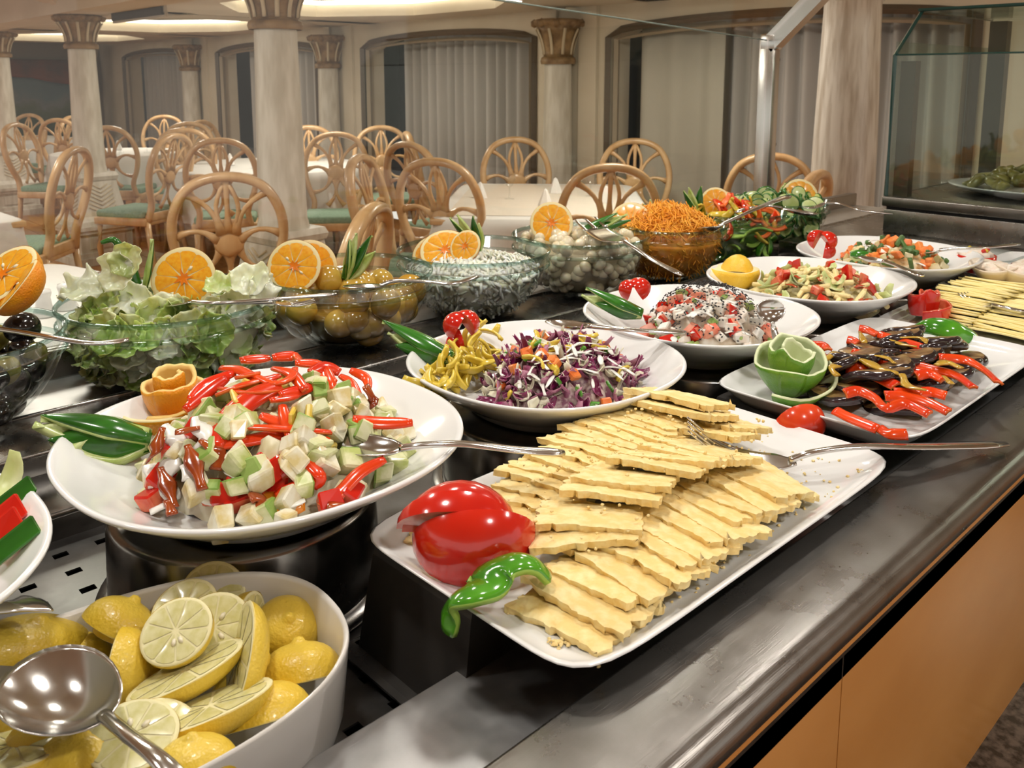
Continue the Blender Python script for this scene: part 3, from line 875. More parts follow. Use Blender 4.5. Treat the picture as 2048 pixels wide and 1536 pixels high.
# glass display case on the end deck
G_case = glass_mat('case_glass', (.93, .96, .94), (.50, .62, .58), 1.42)
M_case_edge = mat('case_glass_edge', (.02, .06, .05), .15)
dc = thing('display_case', 'glass display case with steel base at the far end of the counter', 'display case', (2.3, .975, .8985))
def dpart(nm, m, fn):
    b = MB(); fn(b); return b.build(nm, m, dc)
dpart('base', S_mid, lambda b: (b.box2(0, .72, -1.6, 0, 0, .062, b=.002)))
dpart('base_slot', M_dark, lambda b: b.box2(.006, .72, -1.6, -.004, .062, .070))
dpart('base_top', S_rail, lambda b: b.box2(-.008, .72, -1.6, .004, .070, .096, b=.003))
dpart('front_pane', G_case, lambda b: b.box2(.004, .010, -1.6, -.002, .096, .466))
dpart('leaning_pane', G_case, lambda b: b.add([(.004, -.002, .466), (.004, -1.6, .466), (.16, -1.6, .585), (.16, -.002, .585), (.009, -.002, .463), (.009, -1.6, .463), (.165, -1.6, .582), (.165, -.002, .582)], [(0, 1, 2, 3), (4, 7, 6, 5), (0, 3, 7, 4), (1, 5, 6, 2), (0, 4, 5, 1), (3, 2, 6, 7)], 0, False))
dpart('top_pane', G_case, lambda b: b.box2(.15, .72, -1.6, .004, .585, .591))
dpart('side_pane', G_case, lambda b: b.box2(.01, .70, -.006, 0, .096, .50))
dpart('back_pane', G_case, lambda b: b.box2(.70, .706, -1.6, 0, .096, .585))
dpart('front_post', M_case_edge, lambda b: b.tube([(.007, .0, .096), (.007, .0, .466), (.16, .0, .585)], [(.006, .006)] * 3, 4, smooth=False))
dpart('inner_post', mat('bronze_post', (.10, .08, .06), .3, metal=.6), lambda b: (b.box2(.02, .05, -.05, -.012, .096, .45), b.box2(.66, .70, -.06, -.01, .096, .58)))
dpart('top_edge', M_case_edge, lambda b: b.tube([(.15, -1.6, .588), (.15, .004, .588), (.72, .004, .588)], [(.004, .005)] * 3, 6))
dpart('bend_edge', M_case_edge, lambda b: b.tube([(.006, -1.6, .466), (.006, 0, .466)], .0025, 6))

# ------------------------------------------------------------------ crockery
def plate_mesh(R, H, e=2.25, base=.56):
    b = MB()
    b.lathe([(0, .004), (R * base * .9, .004), (R * base * .93, 0), (R * base, 0), (R * base * 1.03, .006), (R * .70, H * .30), (R * .86, H * .62), (R * .985, H * .90),
             (R * 1.0, H * .955), (R * .998, H * .99), (R * .985, H), (R * .965, H * .975), (R * .86, H * .70), (R * .70, H * .40), (R * .60, H * .22), (R * .5, H * .17), (0, H * .16)], 96, e=e)
    return b.mesh('serving_plate', M_porc)
PH = .058
PLATES = [  # centre, half width, base height
 ((.380, .748), .186, .905, 'large white plate of creamy cucumber and pepper salad, nearest the middle'),
 ((.745, .722), .166, .902, 'white plate of red cabbage salad'),
 ((1.065, .715), .166, .903, 'white plate of sesame-sprinkled salad'),
 ((1.390, .712), .168, .905, 'white plate of grated cheese salad with red sauce'),
 ((1.715, .715), .168, .905, 'white plate of carrot and green bean salad at the far end'),
 ((.012, .750), .168, .905, 'white plate of tomato and cucumber cut off by the left picture edge')]
pm_ = plate_mesh(.168, PH)
for (c, r, z, lab) in PLATES:
    k = r / .168
    o = obj('serving_plate', pm_, None, M=Matrix.Translation((c[0], c[1], z)) @ Matrix.Diagonal((k, k, 1, 1)), label=lab, cat='plate', group='rounded white serving plates')
# upturned steel pans the plates stand on
dr = None
DLAB = ['upturned round steel pan under the creamy salad plate', 'upturned round steel pan under the red cabbage plate', 'upturned round steel pan under the sesame salad plate', 'upturned round steel pan under the grated cheese salad plate', 'upturned round steel pan under the farthest plate', 'upturned round steel pan under the plate at the left edge']
for k, (c, r, z, lab) in enumerate(PLATES):
    if dr is None:
        dr = thing('upturned_pan', DLAB[0], 'pan', (c[0], c[1], .8005), group='upturned round pans')
        b = MB(); b.lathe([(.130, .001), (.127, .092), (.124, .0965), (.118, .0985), (0, .1005)], 72); b.build('wall', S_drum, dr)
        b = MB(); b.lathe([(.130, .012), (.141, .010), (.143, .005), (.141, 0), (.130, 0)], 72); b.build('flange', S_mid, dr)
    else:
        dup(dr, loc=(c[0], c[1], .8005), label=DLAB[k])
dr.location = (.365, .765, .8005)

# rectangular white trays
def tray_mesh(L, Wd, H=.018):
    b = MB(); e = 9.0; n = 120
    prof = [(0, 0, .002), (.86, .76, .002), (.88, .80, 0), (.90, .82, 0), (.93, .88, .006), (.99, .985, H * .9), (1, 1, H), (.992, .984, H + .001), (.95, .91, H * .62), (.90, .83, .0075), (.5, .5, .0055), (0, 0, .005)]
    v = []; f = []
    for (rx, ry, z) in prof:
        for i in range(n):
            a = 2 * math.pi * i / n; cs, sn = math.cos(a), math.sin(a); q = (abs(cs) ** e + abs(sn) ** e) ** (-1 / e)
            v.append((rx * q * cs * L / 2, ry * q * sn * Wd / 2, z))
    # even out spacing on the long sides: reuse the same angles scaled, fine at this size
    for j in range(len(prof) - 1):
        for i in range(n): f.append((j * n + i, j * n + (i + 1) % n, (j + 1) * n + (i + 1) % n, (j + 1) * n + i))
    b.add(v, f)
    return b.mesh('rectangular_tray', M_porc)
TRZ = .9005
tm = tray_mesh(.487, .268)
TR1 = (.6205, .4635); TR2 = (1.115, .456); TR3 = (1.565, .456)
obj('rectangular_tray', tm, None, (*TR1, TRZ), label='white rectangular tray of sliced cheese in the foreground', cat='tray', group='white rectangular trays')
o = obj('rectangular_tray', tm, None, M=Matrix.Translation((*TR2, TRZ + .004)) @ Matrix.Diagonal((.94, .95, 1.3, 1)), label='white rectangular tray of grilled aubergine with red pepper', cat='tray', group='white rectangular trays')
obj('rectangular_tray', tm, None, M=Matrix.Translation((*TR3, TRZ)) @ Matrix.Diagonal((.95, .95, 1, 1)), label='white rectangular tray of thin yellow cheese with tomato rose', cat='tray', group='white rectangular trays')
obj('rectangular_tray', tm, None, M=Matrix.Translation((1.985, .50, TRZ)) @ Matrix.Diagonal((.66, .9, 1, 1)), label='white tray holding filled tomatoes and bread cups at the right edge', cat='tray', group='white rectangular trays')
# black upturned pans carry the trays' back edge
pn = None
for k, (x0, x1, lab) in enumerate([(.392, .80, 'black upturned rectangular pan supporting the cheese tray'), (.92, 1.32, 'black upturned rectangular pan under the aubergine tray'), (1.37, 1.75, 'black upturned rectangular pan under the yellow cheese tray')]):
    t = thing('rectangular_pan', lab, 'pan', ((x0 + x1) / 2, .525, .8005), group='black upturned pans')
    L = x1 - x0
    b = MB(); b.lathe([(0, .0995), (.95, .0995), (.975, .098), (.985, .093), (1.06, .004)], 4, a0=math.pi / 4, a1=math.pi / 4 + 2 * math.pi, sx=L / 2 * 1.4142, sy=.066 * 1.4142, smooth=False); b.build('wall', M_black, t)
    b = MB(); b.lathe([(1.06, .004), (1.12, .004), (1.13, .009), (1.10, .010), (1.055, .010)], 4, a0=math.pi / 4, a1=math.pi / 4 + 2 * math.pi, sx=L / 2 * 1.4142, sy=.072 * 1.4142, smooth=False); b.build('flange', M_black, t)
sa = MB(); sa.lathe([(0, .003), (.045, .003), (.047, 0), (.052, 0), (.085, .012), (.086, .014), (.05, .005), (0, .0045)], 48)
sa.build('saucer', glass_mat('saucer_glass', (.82, .86, .85), (.5, .58, .56), haze=.35), None, (2.10, .665, .8985), label='empty clear glass saucer on the steel deck before the display case', cat='saucer')

# lemon dish
LD = (.160, .566)
ld = MB(); LA, LB = .170, .108
prof = [(0, .004), (.80, .004), (.83, 0), (.86, 0), (.90, .006), (.965, .030), (.995, .066), (1.0, .070), (.992, .0725), (.972, .070), (.945, .045), (.90, .020), (.83, .010), (0, .008)]
prof = [(r, z * 1.37) for (r, z) in prof]
ld.lathe(prof, 96, e=2.4, sx=LA, sy=LB)
ld.build('oval_dish', mat('cream_white_ceramic', (.74, .715, .67), .15, coat=.3), None, M=Matrix.Translation((*LD, .8005)) @ Matrix.Rotation(math.radians(-6), 4, 'Z'), label='deep white oval dish of lemon halves in the foreground', cat='dish')

# glass bowls
G_bowl = glass_mat('bowl_glass', (.996, .999, .998), (.86, .92, .91), 1.40)
G_rim = glass_mat('bowl_rim_glass', (.72, .83, .81), (.22, .38, .36), 1.5)
BH = .122
def bowl_r(z):  # inner radius for unit rim radius at height fraction
    t = max(0.0, min(1.0, z)); return .40 + .60 * (1 - (1 - t) ** 2.1) ** .72 * .98
BOWLS = [((.205, 1.262), .145, 'olives', 'clear glass bowl of black and green olives at the left edge'),
 ((.500, 1.262), .157, 'lettuce', 'largest clear glass bowl, filled with shredded lettuce'),
 ((.790, 1.238), .147, 'pickle', 'clear glass bowl of big yellow-green pickled tomatoes'),
 ((1.070, 1.230), .147, 'cabbage', 'clear glass bowl of shredded white cabbage'),
 ((1.340, 1.200), .144, 'onion', 'clear glass bowl of pickled pearl onions'),
 ((1.590, 1.165), .140, 'carrot', 'clear glass bowl heaped with grated carrot'),
 ((1.860, 1.165), .132, 'pepper', 'clear glass bowl of sliced mixed peppers'),
 ((2.120, 1.185), .135, 'cucumber', 'clear glass bowl of sliced cucumber, last in the row')]
BZ = .8605
for (c, r, nm, lab) in BOWLS:
    t = thing('glass_bowl', lab, 'bowl', (c[0], c[1], BZ), group='row of clear glass bowls')
    n = 12
    outer = [(r * bowl_r(k / n * .78) * .995, BH * (k / n) * .78) for k in range(n + 1)]
    inner = [(max(.0, rr - .0045), z + .004) for (rr, z) in outer]
    b = MB(); b.lathe([(0, 0)] + outer + [(r * .965, BH * .80), (r * .985, BH * .97)] + [(r * .965, BH * .985), (r * .945, BH * .80)] + inner[::-1] + [(0, .004)], 72); b.build('body', G_bowl, t)
    b = MB(); b.lathe([(r * .975, BH * .93), (r * 1.0, BH * .955), (r * 1.004, BH * .98), (r * .99, BH), (r * .968, BH * .985), (r * .962, BH * .95)], 72); b.build('rim', G_rim, t)
    b = MB(); b.lathe([(r * .965, BH * .74), (r * 1.0, BH * .76), (r * 1.0, BH * .785), (r * .965, BH * .80)], 72); b.build('shoulder_ridge', G_rim, t)

# ------------------------------------------------------------------ cutlery
def handle_tube(b, pts, w0=.0045, w1=.011, th=.0022, k=6):
    p = smooth_path(pts, k); n = len(p)
    rad = []
    for i in range(n):
        u = i / (n - 1)
        w = lerp(w0, w1, max(0, (u - .35) / .65) ** 1.2) if u < .93 else lerp(w1, w1 * .45, (u - .93) / .07)
        rad.append((w, lerp(.0034, th, min(1, u * 1.5))))
    b.tube(p, rad, 10)
def spoon(label, neck, tip, pts, width=.042, depth=.012, up=(0, 0, 1), flip=1, name='serving_spoon', w1=.011):
    """bowl spans neck -> tip, handle leaves the neck through pts"""
    neck, tip = Vector(neck), Vector(tip)
    t = thing(name, label, 'spoon', neck, group='serving cutlery')
    L = (tip - neck).length
    Mx = frame_x(neck.lerp(tip, .5), tip - neck, up)
    I = Matrix.Translation(-neck)
    b = MB(); n, m = 14, 28; v = []; f = []
    for side in (0, 1):
        for j in range(n + 1):
            for i in range(m):
                a = 2 * math.pi * i / m; rr = j / n
                x = rr * math.cos(a) * L / 2; y = rr * math.sin(a) * width / 2
                y *= 1 + .12 * math.cos(a) * rr
                z = -flip * depth * (1 - rr ** 2.2) - (side * .0012)
                v.append((x, y, z))
        K = side * (n + 1) * m
        for j in range(n):
            for i in range(m):
                q = (K + j * m + i, K + (j + 1) * m + i, K + (j + 1) * m + (i + 1) % m, K + j * m + (i + 1) % m)
                f.append(q if side == 0 else q[::-1])
    K = (n + 1) * m
    for i in range(m): f.append((n * m + i, K + n * m + i, K + n * m + (i + 1) % m, n * m + (i + 1) % m))
    b.add(v, f, M=I @ Mx); b.build('spoon_bowl', M_cut, t)
    h = MB(); handle_tube(h, [neck + (tip - neck) * .04] + list(pts), w1=w1); h.v = [tuple(Vector(p) - neck) for p in h.v]; h.build('handle', M_cut, t)
    return t
def fork(label, neck, tip, pts, width=.026, curve=.012, up=(0, 0, 1), tines=4, w1=.011, hf=.48):
    neck, tip = Vector(neck), Vector(tip)
    t = thing('serving_fork', label, 'fork', neck, group='serving cutlery')
    L = (tip - neck).length; Mx = Matrix.Translation(-neck) @ frame_x(neck, tip - neck, up)
    def zc(u): return -curve * math.sin(math.pi * min(1, u * 1.0)) 
    b = MB()
    b.grid(lambda u, v: (u * hf * L, (v - .5) * width * min(1, .28 + 2.2 * u), zc(u * hf) + .0008), 10, 6, thick=.0016, M=Mx)
    b.build('fork_head', M_cut, t)
    for k in range(tines):
        y = (k / (tines - 1) - .5) * width * .86
        g = MB(); P = [(lerp(hf - .02, 1, i / 6) * L, y, zc(lerp(hf - .02, 1, i / 6))) for i in range(7)]
        g.tube(P, [(width / tines * .33 * (1 - .6 * i / 6), .0011) for i in range(7)], 6, M=Mx); g.build('tine', M_cut, t)
    h = MB(); handle_tube(h, [neck + (tip - neck) * .06] + list(pts), w1=w1); h.v = [tuple(Vector(p) - neck) for p in h.v]; h.build('handle', M_cut, t)
    return t
# lemon spoon
spoon('large steel serving spoon lying on the lemons', at(215, 1435, .925), at(35, 1325, .925), [at(255, 1470, .938), at(330, 1530, .945), at(420, 1640, .93), at(520, 1760, .91)], .062, .016, up=(-.12, -.18, 1), w1=.010)
# creamy salad spoon
spoon('steel serving spoon resting in the creamy salad, handle over the cheese', at(808, 897, .963), at(660, 880, .962), [at(850, 890, .970), at(930, 888, .972), at(1040, 900, .965), at(1128, 905, .958)], .036, .010, up=(.05, -.35, 1), w1=.0095)
# cheese fork
fork('steel fork lying across the cheese tray, handle on the steel rail', at(1592, 925, .925), at(1375, 848, .962), [at(1625, 905, .935), at(1720, 893, .935), at(1850, 893, .925), at(2012, 888, .908)], .026, .016, up=(-.25, -.1, 1))
# red cabbage plate spoon
spoon('steel spoon pushed under the red cabbage, handle toward the sesame plate', at(1180, 652, .985), at(1095, 640, .972), [at(1240, 658, .984), at(1300, 662, .98), at(1370, 664, .973)], .034, .008, w1=.0105)
# sesame plate spoon
spoon('small steel spoon standing in the sesame salad', at(1545, 645, .965), at(1540, 598, .995), [at(1548, 660, .955), at(1556, 685, .945), at(1560, 690, .94)], .040, .011, up=(-.7, -.7, .7))
# olive bowl spoon
spoon('steel spoon with its handle reaching right across the lettuce bowl', at(-70, 652, 1.005), at(-140, 650, .985), [at(20, 661, 1.0), at(110, 676, .998), at(190, 686, .996), at(258, 679, .996)], .036, .008, w1=.009)
# lettuce tongs: two bowls
fork('slotted steel salad fork dipping into the lettuce', at(385, 604, .995), at(300, 595, .975), [at(430, 606, 1.0), at(520, 600, 1.0), at(600, 594, .998), at(672, 588, .996)], .04, .006, w1=.007, tines=3)
fork('second steel salad fork beside the slotted one over the lettuce bowl', at(540, 604, .992), at(630, 601, .988), [at(500, 605, .995), at(450, 606, .997), at(420, 607, .998)], .02, .005, tines=3, w1=.005)
# pickle bowl spoon
spoon('steel spoon scooping the pickled tomatoes', at(762, 572, .986), at(692, 570, .970), [at(790, 562, .992), at(850, 563, .99), at(905, 567, .988), at(955, 553, .992)], .040, .010, up=(0, -.3, 1), w1=.0065)
# onion spork
fork('wide steel serving fork leaning on the pearl onion bowl', at(1250, 484, 1.005), at(1170, 437, 1.01), [at(1275, 500, 1.0), at(1310, 522, .99), at(1365, 550, .975)], .05, .01, up=(-.45, -.55, .8), tines=3, w1=.010, hf=.72)
# carrot spoon
spoon('steel spoon stuck into the grated carrot, handle pointing up right', at(1440, 452, 1.0), at(1396, 455, .985), [at(1480, 432, 1.015), at(1530, 410, 1.03), at(1578, 392, 1.04)], .034, .010, w1=.016)
# pepper spoon and cucumber fork
spoon('dark-looking steel ladle lying on the peppers', at(1560, 415, 1.0), at(1637, 428, .992), [at(1540, 412, 1.005), at(1500, 415, 1.0), at(1470, 425, .99)], .03, .008)
fork('steel fork over the cucumber bowl, handle reaching the display case', at(1650, 405, 1.0), at(1610, 415, .99), [at(1680, 408, 1.0), at(1720, 420, .995), at(1785, 428, .99)], .02, .006, tines=3, w1=.006)
# far plates
spoon('steel spoon with ornate handle on the grated cheese salad plate', at(1770, 522, .975), at(1720, 512, .965), [at(1790, 530, .975), at(1815, 540, .975), at(1845, 552, .972)], .03, .007)
spoon('thin steel spoon resting on the farthest plate', at(1880, 500, .975), at(1850, 505, .965), [at(1910, 497, .98), at(1970, 495, .985), at(2040, 488, .99)], .028, .006, w1=.006)
fork('steel fork lying on the thin yellow cheese slices', at(1990, 612, .94), at(1925, 585, .945), [at(2010, 615, .943), at(2048, 622, .94), at(2110, 625, .93)], .022, .008)
# handle at lower left edge
spoon('wide ornate steel spoon handle at the left edge above the lemons', at(-80, 1230, .93), at(-190, 1240, .92), [at(-40, 1225, .935), at(10, 1215, .935), at(50, 1210, .93), at(85, 1205, .925)], .04, .008, w1=.022)

# ================================================================== food: shared shapes
M_pith = mat('citrus_pith', (.82, .70, .38), .6)
M_orind = mat('orange_rind', (.84, .27, .004), .40, col2=(.88, .35, .008), scale=30, bump=.5, bscale=420, coat=.15)
M_oflesh = mat('orange_flesh', (.86, .33, .008), .28, col2=(.90, .46, .03), scale=160, stretch=(1, 1, .2), coat=.3, lo=.35, hi=.65, rand=.06)
M_lrind = mat('lemon_rind', (.68, .46, .035), .36, col2=(.78, .56, .07), scale=18, bump=.35, bscale=380, coat=.12, rand=.10)
M_lpith = mat('lemon_pith', (.80, .74, .42), .6)
M_lflesh = mat('lemon_flesh', (.60, .56, .22), .25, col2=(.72, .68, .36), scale=150, coat=.4, lo=.35, hi=.65)
M_seed = mat('citrus_seed', (.80, .74, .55), .4)
M_red = mat('red_pepper_skin', (.66, .022, .003), .2, col2=(.76, .06, .005), scale=14, coat=.25, rand=.10)
M_redin = mat('red_pepper_inside', (.76, .11, .012), .35, col2=(.82, .18, .03), scale=40)
M_tom = mat('tomato_skin', (.54, .011, .005), .16, col2=(.66, .020, .006), scale=9, coat=.6)
M_tomin = mat('tomato_flesh', (.60, .075, .03), .25, col2=(.72, .18, .09), scale=60, coat=.3, rand=.1)
M_cskin = mat('cucumber_skin', (.012, .085, .006), .2, col2=(.03, .17, .012), scale=30, stretch=(.3, 1, 1), coat=.4)
M_cfle = mat('cucumber_flesh', (.38, .50, .12), .3, col2=(.55, .63, .28), scale=40, coat=.2)
M_lime = mat('lime_rind', (.10, .27, .012), .35, col2=(.26, .40, .03), scale=16, bump=.3, bscale=350, coat=.2, lo=.42, hi=.66)
M_limein = mat('lime_pith', (.70, .76, .48), .6)
M_gpep = mat('green_pepper_skin', (.035, .20, .010), .14, col2=(.08, .32, .016), scale=18, coat=.6)
M_gpepin = mat('green_pepper_inside', (.32, .52, .08), .4)
M_cream = mat('white_dressing', (.82, .81, .76), .25, coat=.2)
M_sauce = mat('brown_sauce', (.22, .030, .004), .15, col2=(.34, .06, .008), scale=50, coat=.6)

def ribbon_mesh(name, pts, widths, thick, mats, up=(0, 0, 1), nv=4, bulge=0.0):
    """band along pts, lying across up x tangent; skin on the up side"""
    p = [Vector(q) for q in pts]; n = len(p); upv = Vector(up)
    def fn(u, v):
        i = min(n - 1, int(round(u * (n - 1))))
        t = (p[min(i + 1, n - 1)] - p[max(i - 1, 0)]).normalized()
        s = t.cross(upv); s = s.normalized() if s.length > 1e-6 else Vector((1, 0, 0))
        k = 2 * v - 1; w = widths[i] if isinstance(widths, (list, tuple)) else widths
        return p[i] + s * (k * w) + s.cross(t) * (bulge * (w / (max(widths) if isinstance(widths, (list, tuple)) else w)) * (1 - k * k))
    b = MB(); b.grid(lambda u, v: fn(u, 1 - v), n - 1, nv, 0, thick, mi2=1)
    return b.mesh(name, mats)

def local(me, c):
    """move a mesh modelled in place so its origin is c; returns mesh"""
    me.transform(Matrix.Translation(-Vector(c))); return me
def put(name, me, c, label, cat, group=None, parent=None):
    return obj(name, local(me, c), parent, c, label=label, cat=cat, group=group)

def citrus_half(name, label, c, normal, r, depth=.75, rind=M_orind, pith=M_pith, flesh=M_oflesh, xdir=(1, 0, .2), elong=1.0, group='orange garnishes', cat='orange', nseg=10, seeds=2, seed=0):
    """half fruit: rounded rind below, pith ring and separate flesh segments on the cut face (local z = face)"""
    t = thing(name, label, cat, M=frame(c, normal, xdir), group=group)
    R = random.Random(seed)
    prof = [(r, 0)] + [(r * math.cos(a) ** .9, -r * depth * math.sin(a)) for a in [k * math.pi / 2 / 8 for k in range(1, 8)]] + [(r * .06, -r * depth * 1.02), (0, -r * depth * 1.03)]
    b = MB(); b.lathe(prof, 40, sx=elong, wob=.012); b.build('rind', rind, t)
    b = MB(); b.lathe([(0, .0002), (r * .86, .0002), (r * .97, .0005), (r * 1.0, -.0006)], 40, sx=elong); b.build('pith', pith, t)
    b = MB()
    for k in range(nseg):
        a0, a1 = 2 * math.pi * (k + .008) / nseg, 2 * math.pi * (k + .992) / nseg
        P = []
        for (rr, am) in ((.10, .5), (.5, .02), (.82, .0), (.865, .14), (.88, .5), (.865, .86), (.82, 1.0), (.5, .98)):
            a = lerp(a0, a1, am); P.append((r * rr * math.cos(a) * elong, r * rr * math.sin(a), .0006))
        am = (a0 + a1) / 2; cc = (r * .55 * math.cos(am) * elong, r * .55 * math.sin(am), .0006 + r * .035 * R.uniform(.4, 1.2))
        v = P + [cc]; b.add(v, [(i, (i + 1) % 8, 8) for i in range(8)])
    b.build('flesh', flesh, t)
    b = MB(); b.add([(r * (.30 if i % 2 else .13) * R.uniform(.7, 1.2) * math.cos(i * math.pi / 7), r * (.30 if i % 2 else .13) * R.uniform(.7, 1.2) * math.sin(i * math.pi / 7), .0009 + r * .03) for i in range(14)] + [(0, 0, .0008)], [(i, (i + 1) % 14, 14) for i in range(14)])
    b.build('core', mat('orange_core', (.80, .20, .003), .3, coat=.3), t)
    for k in range(seeds):
        a = R.uniform(0, 6.28); s = MB(); s.blob((r * .10, r * .055, r * .05), 1, c=(0, 0, 0)); s.build('seed', M_seed, t, M=frame((r * .38 * math.cos(a) * elong, r * .38 * math.sin(a), r * .02), (0, 0, 1), (math.cos(a), math.sin(a), 0)))
    return t

def blade_mesh(P0, P1, w, bulge, out, thick=.004, curve=0.0, cdir=(0, 0, 1), n=16, pw=.6, root=.55):
    """pointed blade of cucumber from root P0 to tip P1; skin on the `out` side, pale flesh inside"""
    P0, P1, out, cd = Vector(P0), Vector(P1), Vector(out), Vector(cdir)
    t = (P1 - P0).normalized(); s = t.cross(out).normalized(); o = s.cross(t)
    def fn(u, v):
        k = 2 * v - 1; ww = w * (root + (1 - root) * min(1, u * 3)) * max(.02, 1 - max(0, (u - .35) / .65) ** 1.6) ** .9
        return P0.lerp(P1, u) + cd * (curve * u * u) + s * (k * ww) + o * (bulge * (1 - k * k) * (ww / w))
    b = MB(); b.grid(lambda u, v: fn(u, 1 - v), n, 6, 0, thick, mi2=1)
    return b
def cucumber_fan(label, root, tips, w, out, bulge=.006, group='cucumber fan garnishes', thick=.005, curve=0.0, cdir=(0, 0, 1), cat='cucumber'):
    t = thing('cucumber_fan', label, cat, root, group=group)
    for k, tp in enumerate(tips):
        o = Vector(out[k] if isinstance(out, list) else out)
        if k % 2 == 1: o = -o
        b = blade_mesh((0, 0, 0), Vector(tp) - Vector(root), w, bulge, o, thick, curve, cdir)
        b.build('blade', [M_cskin, M_cfle], t)
    return t

def rose(name, label, c, r, h, turns, mats, cat, flare=.72, seed=0, jag=.0, a0=0.0, thick=.0035, tilt=(0, 0, 1), tail=None, group=None):
    """peel rolled into a rose: spiral band, rind outside and pith inside"""
    t = thing(name, label, cat, M=frame(c, tilt, (1, 0, 0)), group=group)
    nl = int(turns); 
    for li in range(nl + 1):
        ta, tb = li, min(turns, li + 1.12)
        if ta >= turns: break
        def fn(u, v, ta=ta, tb=tb):
            T = lerp(ta, tb, u); a = a0 + T * 2 * math.pi
            k = T / turns
            ro = r * (1 - .74 * k ** .85)
            hh = h * (.50 + .50 * min(1, k * 1.7)) * (1 + jag * noise.noise(Vector((T * 4.3, seed, 0))) + .4 * jag * noise.noise(Vector((T * 13, seed, 5))))
            z0 = h * .45 * k
            q = v * hh / h
            rr = ro * (flare + (1 - flare) * math.sin(min(1.0, q * 1.25) * math.pi / 2)) * (1 - .10 * max(0, q - .8))
            return (rr * math.cos(a), rr * math.sin(a), lerp(z0, hh, v))
        b = MB(); b.grid(fn, 36, 9, 0, thick, mi2=1); b.build('petal', mats, t)
    return t

def tomato_wedge_mesh(r, a, squash=.85, n=14):
    """sector of a tomato, a = opening angle; skin outside, flesh on cut faces"""
    b = MB(); m = 12; v = []; f = []; mi = []
    for j in range(m + 1):
        ph = -math.pi / 2 + math.pi * j / m
        for i in range(n + 1):
            t = -a / 2 + a * i / n
            v.append((r * math.cos(ph) * math.cos(t), r * math.cos(ph) * math.sin(t), r * squash * math.sin(ph)))
    for j in range(m):
        for i in range(n):
            f.append((j * (n + 1) + i, j * (n + 1) + i + 1, (j + 1) * (n + 1) + i + 1, (j + 1) * (n + 1) + i)); mi.append(0)
    b.add(v, f, mi)
    for i in (0, n):
        poly = [v[j * (n + 1) + i] for j in range(m + 1)]
        b.add(poly, [tuple(range(m + 1))], 1, False)
    return b

def chunk_mesh(name, sx, sy, sz, mats, seed, jit=.12, skin=False, bev=.0016):
    """hand-cut cube, slightly skewed; optional skin on one side"""
    R = random.Random(seed)
    v, f = bev_box(sx, sy, sz, bev, 1)
    kx, ky, kz = R.uniform(-jit, jit) * 2, R.uniform(-jit, jit) * 2, R.uniform(-jit, jit) * 2
    v2 = []
    for p in v:
        q = Vector(p); n3 = noise.noise_vector(q * 60 + Vector((seed * 5.3, 0, 0)))
        v2.append((q.x + kx * q.y + n3.x * sx * jit * .6, q.y + ky * q.z + n3.y * sy * jit * .6, q.z * (1 + kz * q.x / sx) + n3.z * sz * jit * .6 + (-(q.x ** 2) * 8 * .3 if skin and q.z > 0 else 0)))
    mi = [1 if (skin and all(v[i][2] > sz * .5 - bev * 1.5 for i in q)) else 0 for q in f]
    b = MB(); b.add(v2, f, mi, False)
    return b.mesh(name, mats)

def dome(c, rx, ry, z0, h, u, a, p=.75):
    r = math.sqrt(u); x, y = r * math.cos(a), r * math.sin(a)
    return Vector((c[0] + rx * x, c[1] + ry * y, z0 + h * (1 - r * r) ** p)), Vector((x / rx * h * 1.2, y / ry * h * 1.2, 1)).normalized()
def scatter(R, name, meshes, pts, label, cat, group, mode='rand', s=(.85, 1.15), sink=.0):
    out = []
    for (p, n) in pts:
        me = R.choice(meshes); k = R.uniform(*s)
        if mode == 'rand': M_ = frame(p - n * sink, rnd_dir(R), rnd_dir(R), k)
        else: M_ = frame(p - n * sink, (n + rnd_dir(R) * mode).normalized(), rnd_dir(R), k)
        out.append(obj(name, me, None, M=M_, label=label, cat=cat, group=group))
    return out
def plate_floor(q, k):
    """height of the inside of plate k below point q"""
    (cx, cy), R_, z, _ = PLATES[k]
    t = math.hypot(q.x - cx, q.y - cy) / (R_ * 1.02)
    for (a, za), (b, zb) in zip([(0, .16), (.5, .17), (.6, .22), (.7, .40), (.86, .70), (1.0, 1.0)], [(.5, .17), (.6, .22), (.7, .40), (.86, .70), (1.0, 1.0), (9, 1.0)]):
        if t <= b: return z + PH * lerp(za, zb, (t - a) / (b - a))
    return z
def dome_pts(R, n, c, rx, ry, z0, h, u0=0, u1=1, dz=0.0, p=.75, a0=0, a1=6.2832):
    o = []; pk_ = min(range(len(PLATES)), key=lambda k: (PLATES[k][0][0] - c[0]) ** 2 + (PLATES[k][0][1] - c[1]) ** 2); near_ = math.hypot(PLATES[pk_][0][0] - c[0], PLATES[pk_][0][1] - c[1]) < .08
    for _ in range(n):
        q, nn = dome(c, rx, ry, z0, h, R.uniform(u0, u1), R.uniform(a0, a1), p)
        q = q + Vector((0, 0, R.uniform(-dz, dz)))
        if near_: q.z = max(q.z, plate_floor(q, pk_) + .008)
        o.append((q, nn))
    return o
def mound(name, c, rx, ry, z0, h, m, label, cat, amp=.12, fr=6, seed=0, p=.75):
    """soft heap that the loose pieces rest on"""
    b = MB()
    def fn(u, v):
        a = v * 2 * math.pi; q, _ = dome(c, rx, ry, z0, h, min(.9999, u), a, p)
        k = noise.noise(q * fr * 10 + Vector((seed, 0, 0))) * amp * h
        return (q.x - c[0], q.y - c[1], max(.0005, q.z - z0 + k))
    b.grid(fn, 16, 40)
    return b.build(name, m, None, (c[0], c[1], z0), label=label, cat=cat)
